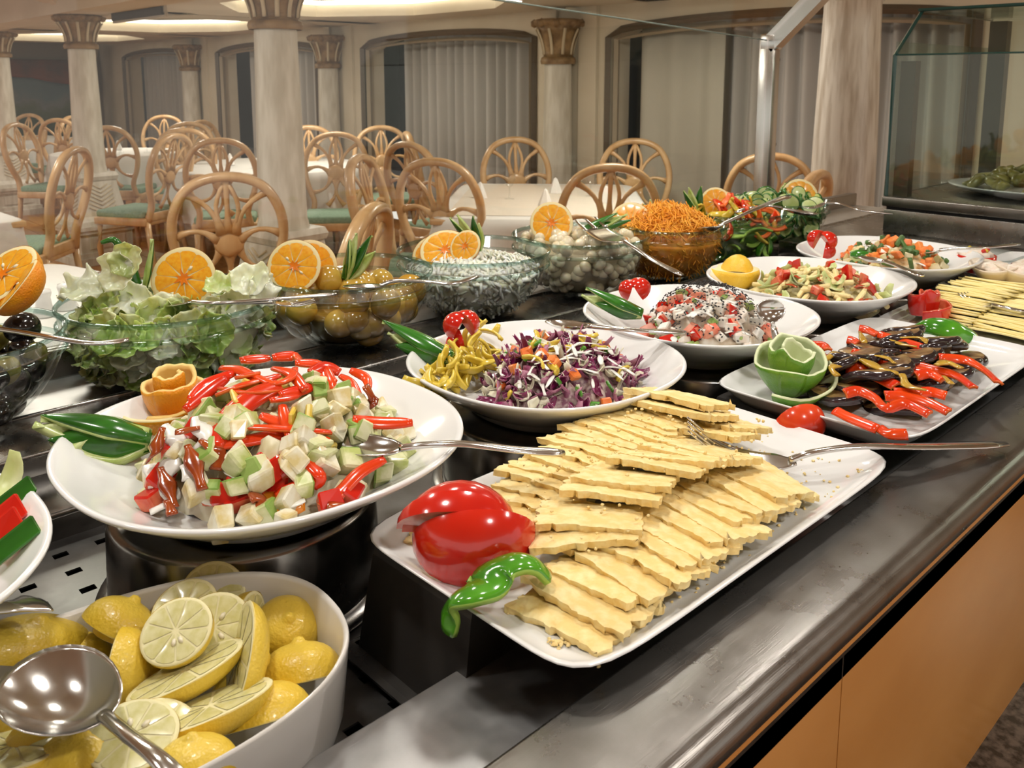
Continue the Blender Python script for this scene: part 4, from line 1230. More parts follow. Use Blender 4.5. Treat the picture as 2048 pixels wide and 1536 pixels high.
def drizzle_mesh(name, R, path, r, m, wob=.0):
    b = MB(); P = smooth_path(path, 5)
    ph = R.uniform(0, 6); n = len(P)
    b.tube(P, [(r * (1.05 + .35 * math.sin(i * .9 + ph)) * (.45 + .55 * math.sin(math.pi * (i + .5) / n) ** .5), r * .36 * (.5 + .5 * math.sin(math.pi * (i + .5) / n))) for i in range(n)], 8)
    return b.mesh(name, m)
def strip_meshes(name, R, n, rad, ang, w, th, mats, zs=.3):
    out = []
    for k in range(n):
        r = R.uniform(*rad); a = R.uniform(*ang); pts = []
        for i in range(11):
            t = (i / 10 - .5) * a; pts.append((r * math.sin(t), r * math.cos(t) - r, zs * r * .25 * math.sin(t * 2 + k)))
        ww = [w * R.uniform(.9, 1.1) * (.35 + .65 * math.sin(math.pi * min(1, max(0, i / 10 * .94 + .03))) ** .4) for i in range(11)]
        out.append(ribbon_mesh(name, pts, ww, th, mats, up=(0, 1, .6), bulge=w * .12))
    return out

# ================================================================== lemons
LEM = .0228
def lemon_half(label, c, normal, r=LEM, depth=1.15, elong=1.0, xdir=(1, 0, .1), seed=0, seeds=2):
    t = thing('lemon_half', label, 'lemon', M=frame(c, normal, xdir), group='lemon halves in the oval dish')
    prof = [(r, 0)] + [(r * math.cos(a) ** .85, -r * depth * .9 * math.sin(a)) for a in [k * math.pi / 2 / 8 for k in range(1, 8)]] + [(r * .17, -r * depth * .92), (r * .11, -r * depth * 1.03), (0, -r * depth * 1.06)]
    b = MB(); b.lathe(prof, 36, sx=elong, wob=.015); b.build('rind', M_lrind, t)
    b = MB(); b.lathe([(0, .0002), (r * .90, .0002), (r * .98, .0004), (r, -.0006)], 36, sx=elong); b.build('pith', M_lpith, t)
    b = MB(); n = 9
    for k in range(n):
        a0, a1 = 2 * math.pi * (k + .05) / n, 2 * math.pi * (k + .95) / n; P = []
        for (rr, am) in ((.09, .5), (.5, .02), (.86, .0), (.90, .14), (.915, .5), (.90, .86), (.86, 1.0), (.5, .98)):
            a = lerp(a0, a1, am); P.append((r * rr * math.cos(a) * elong, r * rr * math.sin(a), .0006))
        am = (a0 + a1) / 2
        b.add(P + [(r * .55 * math.cos(am) * elong, r * .55 * math.sin(am), .0012)], [(i, (i + 1) % 8, 8) for i in range(8)])
    b.build('flesh', M_lflesh, t)
    R = random.Random(seed)
    for k in range(seeds):
        a = R.uniform(0, 6.28); s = MB(); s.blob((r * .14, r * .08, r * .06), 1); s.build('seed', M_seed, t, M=frame((r * .35 * math.cos(a) * elong, r * .35 * math.sin(a), .001), (0, 0, 1), (math.cos(a), math.sin(a), 0)))
    return t
upv = Vector((0, 0, 1)); vwv = Vector((-.69, -.72, 0)); rtv = RT.copy()
def vdir(r, u, t):   # direction made of image-right, up, toward-viewer
    return (rtv * r + upv * u + vwv * t).normalized()
LEMS = [  # pixel of the cut centre, height, cut normal (right, up, toward), radius factor, elongation, x direction, label
 (352, 1262, .912, (-.10, .80, .55), 1.06, 1.08, (1, .1, 0), 'lemon half facing up with two seeds, on top of the pile'),
 (428, 1255, .900, (.05, .75, .62), 1.12, 1.05, (1, .3, 0), 'lemon half facing up with two pale seeds, right behind the top one'),
 (368, 1218, .902, (-.15, .80, .50), 1.05, 1.1, (1, 0, 0), 'lemon half facing up, left behind the top one'),
 (425, 1188, .885, (.10, .45, .85), 1.1, 1.05, (1, .2, 0), 'shaded lemon slice leaning on the back wall of the dish'),
 (478, 1312, .893, (-.80, .38, .35), 1.18, 1.45, (.35, 1, .25), 'long-cut lemon half standing with its cut side to the left'),
 (372, 1340, .893, (-.30, .95, -.10), 1.05, 1.7, (1, .55, .1), 'long-cut lemon half with a thin upward cut side, below the top one'),
 (420, 1412, .888, (-.25, .97, -.25), 1.15, 1.6, (1, .60, .1), 'long-cut lemon half whose rind faces the viewer, low in the pile'),
 (265, 1470, .895, (.05, .92, .25), 1.10, 1.12, (1, 0, 0), 'lemon half facing up, just under the spoon neck'),
 (325, 1458, .886, (.35, .88, .2), .95, 1.15, (1, 0, 0), 'lemon half tucked right of the spoon handle'),
 (235, 1262, .888, (-.40, -.75, .45), 1.12, 1.15, (1, 0, 0), 'lemon half with its rind up at the back left of the pile'),
 (255, 1275, .880, (-.25, -.80, .35), 1.0, 1.15, (1, 0, 0), 'lemon half with its rind up just under the back left one'),
 (500, 1248, .880, (.95, .05, .2), 1.05, 1.0, (0, 1, .3), 'lemon half with a straight dark-spotted cut edge at the back'),
 (572, 1258, .868, (-.25, -.75, -.5), 1.10, 1.05, (1, 0, 0), 'spotted lemon half, rind up, against the right wall of the dish'),
 (600, 1352, .864, (.12, -.85, .4), 1.12, 1.2, (1, .2, 0), 'lemon half with its rind up at the right rim'),
 (528, 1446, .862, (.25, -.80, .55), 1.22, 1.2, (1, .2, 0), 'lemon half with its rind up near the front right rim'),
 (236, 1345, .880, (-.85, .05, .1), 1.22, 1.1, (0, 0, 1), 'lemon half with a stub end pointing right, behind the spoon'),
 (60, 1290, .888, (-.3, -.85, .2), 1.15, 1.7, (.8, .9, .2), 'long lemon half, rind up, at the left edge of the dish'),
 (105, 1500, .870, (.1, -.9, .2), 1.15, 1.2, (1, 0, 0), 'lemon half below the spoon bowl'),
 (30, 1490, .885, (-.2, .9, -.1), 1.1, 1.6, (1, -.4, 0), 'lemon wedge at the lower left corner'),
 (160, 1540, .875, (0, -.95, .1), 1.1, 1.2, (1, 0, 0), 'lemon half with its rind up at the bottom edge'),
 (390, 1545, .880, (.1, -.95, .2), 1.0, 1.2, (1, 0, 0), 'small lemon end at the bottom edge beside the spoon handle'),
 (60, 1420, .875, (0, -.95, .1), 1.2, 1.1, (1, 0, 0), 'lemon half hidden under the spoon bowl'),
 (500, 1390, .855, (0, -.95, 0), 1.1, 1.1, (1, 0, 0), 'lemon half deep in the pile right of centre'),
 (330, 1300, .858, (0, -.95, 0), 1.1, 1.1, (1, 0, 0), 'lemon half deep in the pile under the top one'),
 (150, 1330, .860, (0, -.95, 0), 1.1, 1.1, (1, 0, 0), 'lemon half deep in the pile behind the spoon'),
]
for k, (px, py, z, n, s, el, xd, lab) in enumerate(LEMS):
    lemon_half(lab, at(px, py, z), vdir(*n), LEM * s, .80 if el > 1.3 else 1.0, el, Vector((rtv * xd[0] - vwv * xd[1] + upv * xd[2])), k, 2 if k in (0, 1, 7) else 0)

# ================================================================== plate 1: creamy cucumber salad
R = random.Random(11)
C1 = (.395, .752); Z1 = .914
M_apple = mat('creamy_vegetable_cube', (.62, .50, .22), .35, col2=(.80, .77, .62), scale=55, coat=.2, rand=.12)
M_celery = mat('pale_green_cube', (.42, .48, .14), .35, col2=(.70, .70, .44), scale=50, coat=.2, rand=.15)
M_gskin = mat('light_green_skin', (.20, .34, .06), .3, col2=(.36, .47, .14), scale=60, stretch=(1, .2, 1))
M_yel = mat('yellow_pepper_cube', (.72, .50, .06), .25, col2=(.78, .60, .15), scale=20, coat=.4, rand=.1)
mound('salad_base', C1, .108, .112, Z1 - .002, .074, mat('creamy_salad_mass', (.62, .55, .33), .4, col2=(.76, .72, .56), scale=40), 'creamy dressed mass inside the front salad heap', 'salad', .35)
cucs = [chunk_mesh('cucumber_cube', .020, .017, .016, [M_celery, M_gskin], k, .16, True) for k in range(5)]
apps = [chunk_mesh('apple_cube', .020, .018, .014, [M_apple], 20 + k, .18) for k in range(5)]
toms = [chunk_mesh('tomato_cube', .021, .017, .014, [M_tomin, M_tom], 40 + k, .18, True) for k in range(4)]
G1 = 'cubes in the creamy front salad'
scatter(R, 'cucumber_cube', cucs, dome_pts(R, 78, C1, .126, .122, Z1 + .004, .079, .10, 1, .004), 'pale green cucumber cube in the creamy salad on the front plate', 'cucumber', 'cucumber ' + G1)
scatter(R, 'apple_cube', apps, dome_pts(R, 74, C1, .130, .126, Z1 + .004, .077, .12, 1, .004), 'cream-coloured apple cube in the creamy salad on the front plate', 'apple', 'apple ' + G1)
scatter(R, 'pepper_cube', [chunk_mesh('pepper_cube', .022, .018, .006, [M_yel], 60 + k, .2) for k in range(3)], dome_pts(R, 16, C1, .10, .10, Z1 + .006, .079, .05, .8, .004), 'yellow pepper piece in the creamy salad on the front plate', 'pepper', 'yellow pepper pieces in the front salad')
tp = []
for (px, py, z) in [(520, 930, .948), (545, 945, .945), (575, 935, .948), (500, 950, .942), (450, 990, .932), (480, 965, .94), (430, 985, .93), (560, 965, .935), (305, 995, .925), (660, 1005, .925), (350, 900, .955), (390, 860, .97), (705, 985, .928), (470, 1005, .925), (320, 960, .935), (520, 975, .932)]:
    tp.append((at(px, py, z) + to_cam(at(px, py, z)) * .018, Vector((-.4, -.4, .8)).normalized()))
scatter(R, 'tomato_cube', toms, tp, 'red tomato cube in the creamy salad on the front plate', 'tomato', 'tomato ' + G1, mode=.6)
# white dressing and brown sauce
for k, (path, r) in enumerate([(((330, 850, .975), (355, 880, .966), (345, 920, .952), (330, 960, .94), (350, 1000, .928)), .0085),
                               (((390, 835, .985), (410, 870, .975), (400, 900, .965)), .008), (((300, 930, .945), (310, 975, .933)), .007),
                               (((455, 940, .95), (480, 960, .945), (520, 985, .935)), .005), (((380, 985, .933), (420, 1000, .928), (450, 1010, .925)), .006),
                               (((610, 1000, .93), (560, 1020, .925)), .004), (((330, 1010, .927), (300, 1025, .923)), .006), (((365, 930, .957), (385, 960, .946), (370, 990, .934)), .007)]):
    P = [at(*q) + to_cam(at(*q)) * .018 for q in path]
    put('dressing_drizzle', drizzle_mesh('dressing_drizzle', R, P, r, M_cream), P[0], ['wide white dressing streak down the left of the front salad', 'white dressing blob below the orange rose', 'white dressing dab at the far left of the front salad', 'thin white dressing across the tomato cubes', 'white dressing streak at the front of the salad', 'short white dressing dab near the orange pepper piece', 'white dressing dab by the lowest cubes', 'white dressing streak between two brown sauce runs'][k], 'dressing', 'white dressing streaks')
for k, (path, r) in enumerate([(((325, 855, .978), (310, 900, .962), (295, 925, .95)), .006), (((375, 890, .97), (390, 930, .957), (405, 980, .942)), .0065), (((320, 935, .95), (335, 970, .938), (350, 1015, .925)), .006),
                               (((400, 880, .972), (440, 905, .962), (430, 940, .95)), .007), (((500, 985, .937), (520, 1005, .93), (490, 1020, .925)), .006), (((730, 770, .985), (745, 800, .97), (735, 820, .96)), .007), (((350, 865, .978), (400, 855, .98)), .006), (((335, 1000, .93), (345, 1030, .922)), .005), (((655, 1010, .926), (700, 1012, .924)), .006)]):
    P = [at(*q) + to_cam(at(*q)) * .022 for q in path]
    put('sauce_streak', drizzle_mesh('sauce_streak', R, P, r, M_sauce), P[0], ['brown sauce run at the left shoulder of the front salad', 'long brown sauce run down the middle of the cubes', 'brown sauce run over the white dressing', 'broad brown sauce smear on the apple cubes', 'brown sauce pool at the front of the heap', 'brown sauce run at the right shoulder of the heap', 'brown sauce smear under the orange rose', 'brown sauce drop at the lowest front cubes', 'brown sauce smear beside the orange pepper piece'][k], 'sauce', 'brown sauce streaks')
# red pepper strips placed one by one
def pstrip(label, pts, w=.006, up=(0, 0, 1), thick=.003, group='red pepper strips on the front salad', name='pepper_strip', mats=None, bulge=None, taper=True, lift=0.0):
    P = smooth_path([at(*q) + to_cam(at(*q)) * lift for q in pts], 5); n = len(P)
    ww = [w * ((.35 + .65 * math.sin(math.pi * (i / (n - 1) * .9 + .05)) ** .5) if taper else 1) for i in range(n)]
    me = ribbon_mesh(name, P, ww, thick, mats or [M_red, M_redin], up, 5, w * .3 if bulge is None else bulge)
    return put(name, me, P[0], label, 'pepper', group)
pstrip('big glossy red pepper piece lying across the front of the salad', [(430, 895, .965), (450, 845, .978), (500, 800, .988), (560, 770, .994)], .0115, (-.5, -.6, .6), .004, lift=.024)
for k, q in enumerate([
 [(432, 893, .966), (490, 882, .966), (545, 872, .966), (585, 868, .964)], [(478, 852, .978), (560, 855, .975), (665, 863, .968)], [(565, 810, .985), (575, 850, .975), (610, 930, .95)],
 [(585, 830, .98), (600, 880, .965), (605, 940, .945)], [(605, 850, .975), (595, 900, .96), (640, 950, .945), (625, 975, .935)], [(655, 875, .965), (625, 915, .955), (620, 960, .94)],
 [(770, 918, .948), (720, 945, .942), (680, 985, .93), (640, 1012, .924)], [(705, 838, .968), (760, 846, .962), (825, 845, .958)], [(550, 990, .932), (590, 970, .938), (620, 955, .942)],
 [(370, 820, .985), (420, 780, .992), (455, 755, .998)], [(430, 790, .993), (480, 770, 1.0), (540, 755, 1.0)], [(440, 735, 1.0), (480, 740, 1.003), (520, 760, 1.0), (560, 750, 1.0)],
 [(480, 720, 1.003), (540, 715, 1.0)], [(500, 745, 1.004), (545, 765, 1.0), (580, 755, 1.0), (590, 735, 1.0)], [(545, 735, 1.002), (580, 745, 1.0), (610, 780, .992)], [(545, 715, 1.0), (590, 712, .998), (600, 722, .998)],
 [(590, 725, 1.0), (640, 730, .995), (650, 760, .988)], [(620, 745, .996), (650, 735, .995), (680, 745, .99)], [(650, 735, .995), (665, 770, .985), (690, 775, .98)], [(680, 750, .988), (705, 765, .982), (720, 790, .975)],
 [(560, 790, .992), (600, 780, .99), (640, 765, .988)], [(440, 775, .995), (500, 785, .996), (560, 780, .993)], [(540, 800, .99), (590, 790, .988), (610, 765, .99)], [(640, 780, .985), (680, 785, .978), (700, 800, .972)],
 [(700, 740, .985), (730, 755, .978), (738, 775, .974)], [(470, 755, 1.003), (520, 745, 1.004)], [(520, 830, .985), (560, 845, .978), (600, 850, .975)], [(380, 800, .99), (410, 770, .995), (470, 745, 1.0)]]):
    pstrip('thin curved strip of red pepper on top of the creamy front salad', q, R.uniform(.0050, .0078), (R.uniform(-.8, .3), R.uniform(-.8, .3), .6), .0028, lift=.022 if k < 9 else .014)
pstrip('broad orange-red pepper piece at the very front of the creamy salad', [(510, 1000, .928), (560, 1010, .927), (610, 1005, .927)], .012, (-.4, -.5, .8), .003, mats=[mat('orange_pepper', (.75, .20, .012), .18, col2=(.80, .30, .02), scale=20, coat=.5), M_redin], lift=.016)
# orange peel rose
rose('orange_peel_rose', 'orange peel rolled into a rose on the front plate', (*onray(354, 830, .40, .865)[:2], .925), .046, .066, 2.5, [M_orind, mat('orange_pith', (.86, .60, .20), .5)], 'orange', .62, 3, .12, 3.6, .0045, tilt=(-.10, -.12, 1))
b = MB(); b.grid(lambda u, v: Vector((.047 * math.cos(2.6 + u * 2.4) * (.75 + .25 * v), .047 * math.sin(2.6 + u * 2.4) * (.75 + .25 * v), .022 * v)), 16, 4, 0, .004, mi2=1)
P = Vector((*onray(330, 860, .40, .855)[:2], .930)); b.build('orange_peel_strip', [M_orind, M_pith], None, P, label='loose curl of orange peel under the orange rose', cat='orange')
# cucumber fan
rt_ = at(300, 880, .945)
cucumber_fan('dark green cucumber fan at the left of the front plate', rt_, [at(80, 822, .985), at(62, 848, .975), at(95, 872, .965), at(120, 898, .955)], .022, [(-.2, .2, 1), (-.5, -.3, .8), (-.6, -.5, .7), (-.6, -.7, .5)], .013, curve=-.004, thick=.008)

# ================================================================== plate 2: red cabbage salad
R = random.Random(12)
C2 = (.765, .715); Z2 = .909
def flake_meshes(name, n, L, w, mats, R, curl=1.2):
    out = []
    for k in range(n):
        l, ww, c = L * R.uniform(.6, 1.3), w * R.uniform(.6, 1.3), curl * R.uniform(.5, 1.3); sd = k * 7.7
        def fn(u, v, l=l, ww=ww, c=c, sd=sd):
            x, y = (u - .5) * l, (v - .5) * ww * (1 - .5 * abs(2 * u - 1) ** 2)
            z = c * (x * x / l * 1.6 + y * y / ww * .8) + .002 * noise.noise(Vector((u * 3 + sd, v * 3, 0)))
            return (x, y + c * x * abs(x) / l * .6, z)
        b = MB(); b.grid(fn, 6, 3, 0, .0009, mi2=len(mats) - 1); out.append(b.mesh(name, mats))
    return out
M_purple = mat('red_cabbage', (.13, .006, .05), .25, col2=(.30, .02, .13), scale=30, coat=.3, rand=.25)
M_purp2 = mat('red_cabbage_rib', (.46, .20, .28), .4, col2=(.24, .03, .11), scale=80)
M_wcab = mat('white_cabbage', (.68, .64, .48), .4, col2=(.76, .74, .62), scale=50, rand=.12)
M_gbit = mat('green_pepper_bit', (.06, .25, .02), .25, col2=(.12, .33, .04), scale=20, coat=.4, rand=.2)
M_ystrip = mat('yellow_pepper_strip', (.66, .46, .035), .25, col2=(.73, .56, .07), scale=16, coat=.4, rand=.08)
M_carr = mat('carrot_cube', (.78, .17, .03), .3, col2=(.82, .26, .06), scale=40, coat=.3, rand=.1)
mound('salad_base', C2, .095, .088, Z2 - .001, .058, mat('shredded_red_cabbage_mass', (.20, .05, .10), .4, col2=(.62, .50, .46), scale=110, lo=.42, hi=.6), 'dense shredded mass inside the red cabbage heap', 'salad', .35)
pf = flake_meshes('cabbage_shred', 8, .026, .010, [M_purple, M_purp2], R)
wf = flake_meshes('cabbage_shred', 6, .024, .008, [M_wcab], R)
scatter(R, 'red_cabbage_shred', pf, dome_pts(R, 200, C2, .105, .095, Z2 + .004, .062, 0, 1, .004), 'curled purple shred in the red cabbage salad', 'cabbage', 'purple shreds in the red cabbage salad', mode=1.2)
scatter(R, 'white_cabbage_shred', wf, dome_pts(R, 120, C2, .105, .095, Z2 + .004, .063, 0, 1, .004), 'curled whitish shred in the red cabbage salad', 'cabbage', 'white shreds in the red cabbage salad', mode=1.2)
scatter(R, 'carrot_cube', [chunk_mesh('carrot_cube', .013, .012, .010, [M_carr], 80 + k, .18) for k in range(4)], dome_pts(R, 24, C2, .105, .095, Z2 + .008, .064, .05, 1, .003), 'orange-red cube in the red cabbage salad', 'vegetable', 'orange-red cubes in the red cabbage salad')
scatter(R, 'pepper_bit', [chunk_mesh('pepper_bit', .014, .010, .004, [M_gbit], 90 + k, .2) for k in range(3)], dome_pts(R, 22, C2, .105, .095, Z2 + .007, .064, .05, 1, .003), 'small green pepper bit in the red cabbage salad', 'pepper', 'green bits in the red cabbage salad')
ys = strip_meshes('yellow_pepper_strip', R, 6, (.016, .03), (1.2, 2.2), .0042, .003, [M_ystrip, M_ystrip])
scatter(R, 'yellow_pepper_strip', ys, dome_pts(R, 20, C2, .10, .09, Z2 + .010, .066, 0, .95, .003), 'curved yellow pepper strip on the red cabbage salad', 'pepper', 'yellow strips on the red cabbage salad', mode=.7)
yp = []
for _ in range(80):
    px, py = R.uniform(845, 985), 0
    yl = lerp(770, 690, (px - 850) / 135) + R.uniform(-28, 28); yp.append((at(px, yl, R.uniform(.930, .952)), Vector((-.3, -.3, .9)).normalized()))
for q in [(905, 690), (930, 670), (950, 655), (915, 715), (940, 690), (960, 640), (985, 660)]: yp.append((at(*q, .962), Vector((-.3, -.3, .9)).normalized()))
scatter(R, 'yellow_pepper_strip', ys, yp, 'yellow pepper strip heaped at the left of the red cabbage plate', 'pepper', 'yellow strips left of the red cabbage', mode=.8, s=(.9, 1.3))
for k in range(30):
    p, n = dome(C2, .098, .09, Z2 + .012, .064, R.uniform(.02, .85), R.uniform(2.6, 5.6)); d = Vector((R.uniform(-1, 1), R.uniform(-1, 1), 0)).normalized() * .022
    put('dressing_drizzle', drizzle_mesh('dressing_drizzle', R, [p - d, p + Vector((0, 0, .003)), p + d - Vector((0, 0, .004))], R.uniform(.0016, .0034), M_cream), p, 'thin white dressing line on the red cabbage salad', 'dressing', 'dressing lines on the red cabbage')
rt2 = at(905, 715, .952)
cucumber_fan('split cucumber fan at the left of the red cabbage plate', rt2, [at(765, 640, .992), at(775, 668, .975), at(790, 690, .965)], .016, [(-.3, .1, 1), (-.6, -.4, .7), (-.6, -.7, .5)], .008)
def tomato_flower(label, c, r, dirs, group='tomato garnishes'):
    t = thing('tomato_garnish', label, 'tomato', c, group=group)
    for (d, a, off, s) in dirs:
        b = tomato_wedge_mesh(r * s, a); b.build('wedge', [M_tom, M_tomin], t, M=frame_x(Vector(off), d, (0, 0, 1)))
    return t
cT = onray(920, 655, .77, .81)
tomato_flower('small red tomato wedge behind the yellow strips on the red cabbage plate', cT, .024, [(vdir(-.5, .6, .5), 1.5, (0, 0, 0), 1), (vdir(.6, .5, .2), 1.2, vdir(.3, .2, 0) * .006, .95), (vdir(-.3, -.2, .8), 1.4, (0, 0, -.018), .9)])

# ================================================================== plate 3: sesame salad
R = random.Random(13)
C3 = (1.075, .705); Z3 = .910
mound('salad_base', C3, .082, .088, Z3, .072, mat('pale_salad_mass', (.62, .50, .36), .4, col2=(.78, .74, .66), scale=70), 'creamy mass inside the sesame salad heap', 'salad', .3)
M_pink = mat('pink_tomato_piece', (.66, .13, .07), .3, col2=(.74, .30, .20), scale=50, coat=.3, rand=.15)
pk = [chunk_mesh('tomato_piece', .022, .016, .011, [M_pink, M_tom], 110 + k, .2, True) for k in range(4)]
wk = [chunk_mesh('crab_cube', .015, .013, .011, [mat('white_pink_cube', (.76, .66, .56), .4, col2=(.80, .78, .72), scale=60, rand=.08)], 120 + k, .2) for k in range(4)]
scatter(R, 'tomato_piece', pk, dome_pts(R, 46, C3, .092, .098, Z3 + .004, .074, .08, 1, .003), 'pinkish tomato piece in the sesame salad', 'tomato', 'tomato pieces in the sesame salad')
scatter(R, 'creamy_cube', wk, dome_pts(R, 90, C3, .095, .10, Z3 + .004, .073, .08, 1, .003), 'creamy white cube in the sesame salad', 'vegetable', 'creamy cubes in the sesame salad')
scatter(R, 'pepper_bit', [chunk_mesh('pepper_bit', .014, .012, .006, [mat('pale_green_bit', (.22, .34, .08), .3, col2=(.34, .45, .14), scale=30, coat=.3)], 130 + k, .2) for k in range(3)], dome_pts(R, 26, C3, .092, .098, Z3 + .006, .075, .05, 1, .003), 'green pepper bit in the sesame salad', 'pepper', 'green bits in the sesame salad')
for k in range(16):
    p, n = dome(C3, .09, .095, Z3 + .010, .073, R.uniform(.15, .9), R.uniform(2.4, 5.8)); d = Vector((R.uniform(-1, 1), R.uniform(-1, 1), 0)).normalized() * .015
    put('dressing_drizzle', drizzle_mesh('dressing_drizzle', R, [p - d, p + Vector((0, 0, .003)), p + d], R.uniform(.003, .005), M_cream), p, 'white dressing dab on the sesame salad', 'dressing', 'dressing dabs on the sesame salad')
sb = MB(); v0, f0 = ico(1)
for k in range(750):
    u = R.random() ** 1.2; p, n = dome(C3, .092, .098, Z3 + .0170, .0760, u * .9, R.uniform(0, 6.28)); M_ = frame(p + n * R.uniform(-.001, .003), n, rnd_dir(R))
    o8 = [(1, 0, 0), (-1, 0, 0), (0, 1, 0), (0, -1, 0), (0, 0, 1), (0, 0, -1)]; f8 = [(0, 2, 4), (2, 1, 4), (1, 3, 4), (3, 0, 4), (2, 0, 5), (1, 2, 5), (3, 1, 5), (0, 3, 5)]
    sb.add([(a[0] * .0024, a[1] * .0015, a[2] * .0010) for a in o8], f8, 0, True, M_)
sb.v = [(x - C3[0], y - C3[1], z - Z3) for (x, y, z) in sb.v]
sb.build('black_sesame', mat('black_sesame_seed', (.012, .012, .014), .35), None, (*C3, Z3), label='black sesame seeds sprinkled over the sesame salad', cat='sesame', kind='stuff')
cucumber_fan('bright green cucumber fan at the left of the sesame plate', at(1285, 628, .955), [at(1172, 574, .992), at(1162, 592, .975), at(1190, 606, .968)], .015, [(-.3, .1, 1), (-.6, -.4, .7), (-.6, -.7, .5)], .008)
tomato_flower('small red tomato wedge beside the cucumber on the sesame plate', onray(1275, 580, 1.07, .80), .022, [(vdir(.3, .6, .5), 1.7, (0, 0, 0), 1), (vdir(-.5, .4, .6), 1.3, vdir(-.4, 0, .1) * .012, .9)])

# ================================================================== plate 4: grated cheese salad
R = random.Random(14)
C4 = (1.40, .70); Z4 = .912
mound('salad_base', C4, .095, .105, Z4, .05, mat('cheese_salad_mass', (.55, .48, .22), .5, col2=(.72, .66, .42), scale=60), 'mass inside the grated cheese salad heap', 'salad', .3)
M_batt = mat('cheese_baton', (.80, .66, .30), .45, col2=(.84, .73, .40), scale=30, rand=.08)
bt = [chunk_mesh('cheese_baton', .042, .0075, .0065, [M_batt], 150 + k, .1) for k in range(4)]
scatter(R, 'cheese_baton', bt, dome_pts(R, 95, C4, .105, .115, Z4 + .006, .054, 0, 1, .003), 'pale yellow cheese baton on the grated cheese salad', 'cheese', 'cheese batons', mode=.5)
scatter(R, 'tomato_piece', [chunk_mesh('tomato_piece', .026, .014, .012, [M_tomin, M_tom], 160 + k, .2, True) for k in range(3)], dome_pts(R, 20, C4, .10, .11, Z4 + .010, .056, .05, .95, .003), 'red tomato piece on the grated cheese salad', 'tomato', 'tomato pieces on the cheese salad')
M_lpale = mat('pale_lettuce_bit', (.50, .56, .22), .4, col2=(.66, .68, .40), scale=30, rand=.15)
scatter(R, 'lettuce_bit', flake_meshes('lettuce_bit', 5, .03, .018, [M_lpale], R), dome_pts(R, 34, C4, .105, .115, Z4 + .008, .056, 0, 1, .003), 'pale lettuce bit on the grated cheese salad', 'lettuce', 'lettuce bits on the cheese salad', mode=1.0)
for k in range(18):
    p, n = dome(C4, .095, .105, Z4 + .014, .056, R.uniform(.1, .95), R.uniform(2.6, 5.7)); d = Vector((R.uniform(-1, 1), R.uniform(-1, 1), 0)).normalized() * .012
    put('sauce_streak', drizzle_mesh('sauce_streak', R, [p - d, p + Vector((0, 0, .002)), p + d], R.uniform(.003, .005), mat('red_sauce', (.42, .05, .008), .2, coat=.5)), p, 'short red sauce streak on the grated cheese salad', 'sauce', 'red sauce streaks on the cheese salad')
t = thing('lemon_garnish', 'carved yellow lemon basket at the left of the grated cheese plate', 'lemon', onray(1470, 545, 1.36, .83))
M_dyel = mat('deep_yellow_rind', (.80, .46, .02), .4, col2=(.84, .54, .05), scale=20, bump=.4, bscale=400)
b = MB(); b.lathe([(0, -.030), (.022, -.029), (.037, -.016), (.042, .0), (.040, .008), (.026, .003), (0, .002)], 30, mi=[0, 0, 0, 0, 1, 1], wob=.05, e=2.6); b.build('carved_body', [M_dyel, M_pith], t)
b = tomato_wedge_mesh(.046, 1.15, .72); b.build('carved_flap', [M_dyel, M_pith], t, M=frame_x(vdir(.10, -.25, -.35) * .030, vdir(.15, .80, .45), rtv - upv * .25))

# ================================================================== plate 5: carrot and bean salad
R = random.Random(15)
C5 = (1.745, .715); Z5 = .912
mound('salad_base', C5, .085, .10, Z5, .056, mat('carrot_salad_mass', (.55, .30, .10), .5, col2=(.70, .60, .40), scale=60), 'mass inside the carrot and bean heap', 'salad', .3)
scatter(R, 'carrot_cube', [chunk_mesh('carrot_cube', .024, .014, .010, [M_carr], 180 + k, .2) for k in range(4)], dome_pts(R, 44, C5, .09, .105, Z5 + .006, .058, 0, 1, .003), 'orange carrot piece in the far salad', 'carrot', 'carrot pieces in the far salad')
scatter(R, 'bean_piece', [chunk_mesh('bean_piece', .024, .009, .008, [mat('dark_green_bean', (.05, .12, .03), .35, col2=(.10, .20, .05), scale=20, coat=.3)], 190 + k, .15) for k in range(3)], dome_pts(R, 40, C5, .09, .105, Z5 + .006, .058, 0, 1, .003), 'dark green bean piece in the far salad', 'bean', 'green beans in the far salad')
scatter(R, 'pale_cube', [chunk_mesh('pale_cube', .018, .014, .012, [mat('pale_yellow_cube', (.68, .55, .22), .4, col2=(.78, .70, .45), scale=30)], 195 + k, .2) for k in range(3)], dome_pts(R, 36, C5, .095, .11, Z5 + .004, .056, .1, 1, .003), 'pale yellow cube in the far salad', 'vegetable', 'pale cubes in the far salad')
for k in range(10):
    p, n = dome(C5, .08, .09, Z5 + .012, .058, R.uniform(.05, .8), R.uniform(0, 6.28)); d = Vector((R.uniform(-1, 1), R.uniform(-1, 1), 0)).normalized() * .014
    put('dressing_drizzle', drizzle_mesh('dressing_drizzle', R, [p - d, p + Vector((0, 0, .003)), p + d], .003, M_cream), p, 'white dressing dab on the far carrot salad', 'dressing', 'dressing dabs on the far salad')
tomato_flower('glossy red tomato petals at the left of the farthest plate', onray(1650, 485, 1.69, .80), .026, [(vdir(.3, .7, .5), 1.4, (0, 0, 0), 1), (vdir(-.7, .5, .3), 1.0, vdir(-.6, .2, 0) * .014, .95), (vdir(.2, -.2, .8), 1.3, (0, 0, -.014), .9)])
cucumber_fan('small cucumber fan on the farthest plate', at(1700, 508, .96), [at(1738, 505, .965), at(1733, 515, .955)], .014, [(-.3, -.3, 1), (-.6, -.6, .5)], .006)

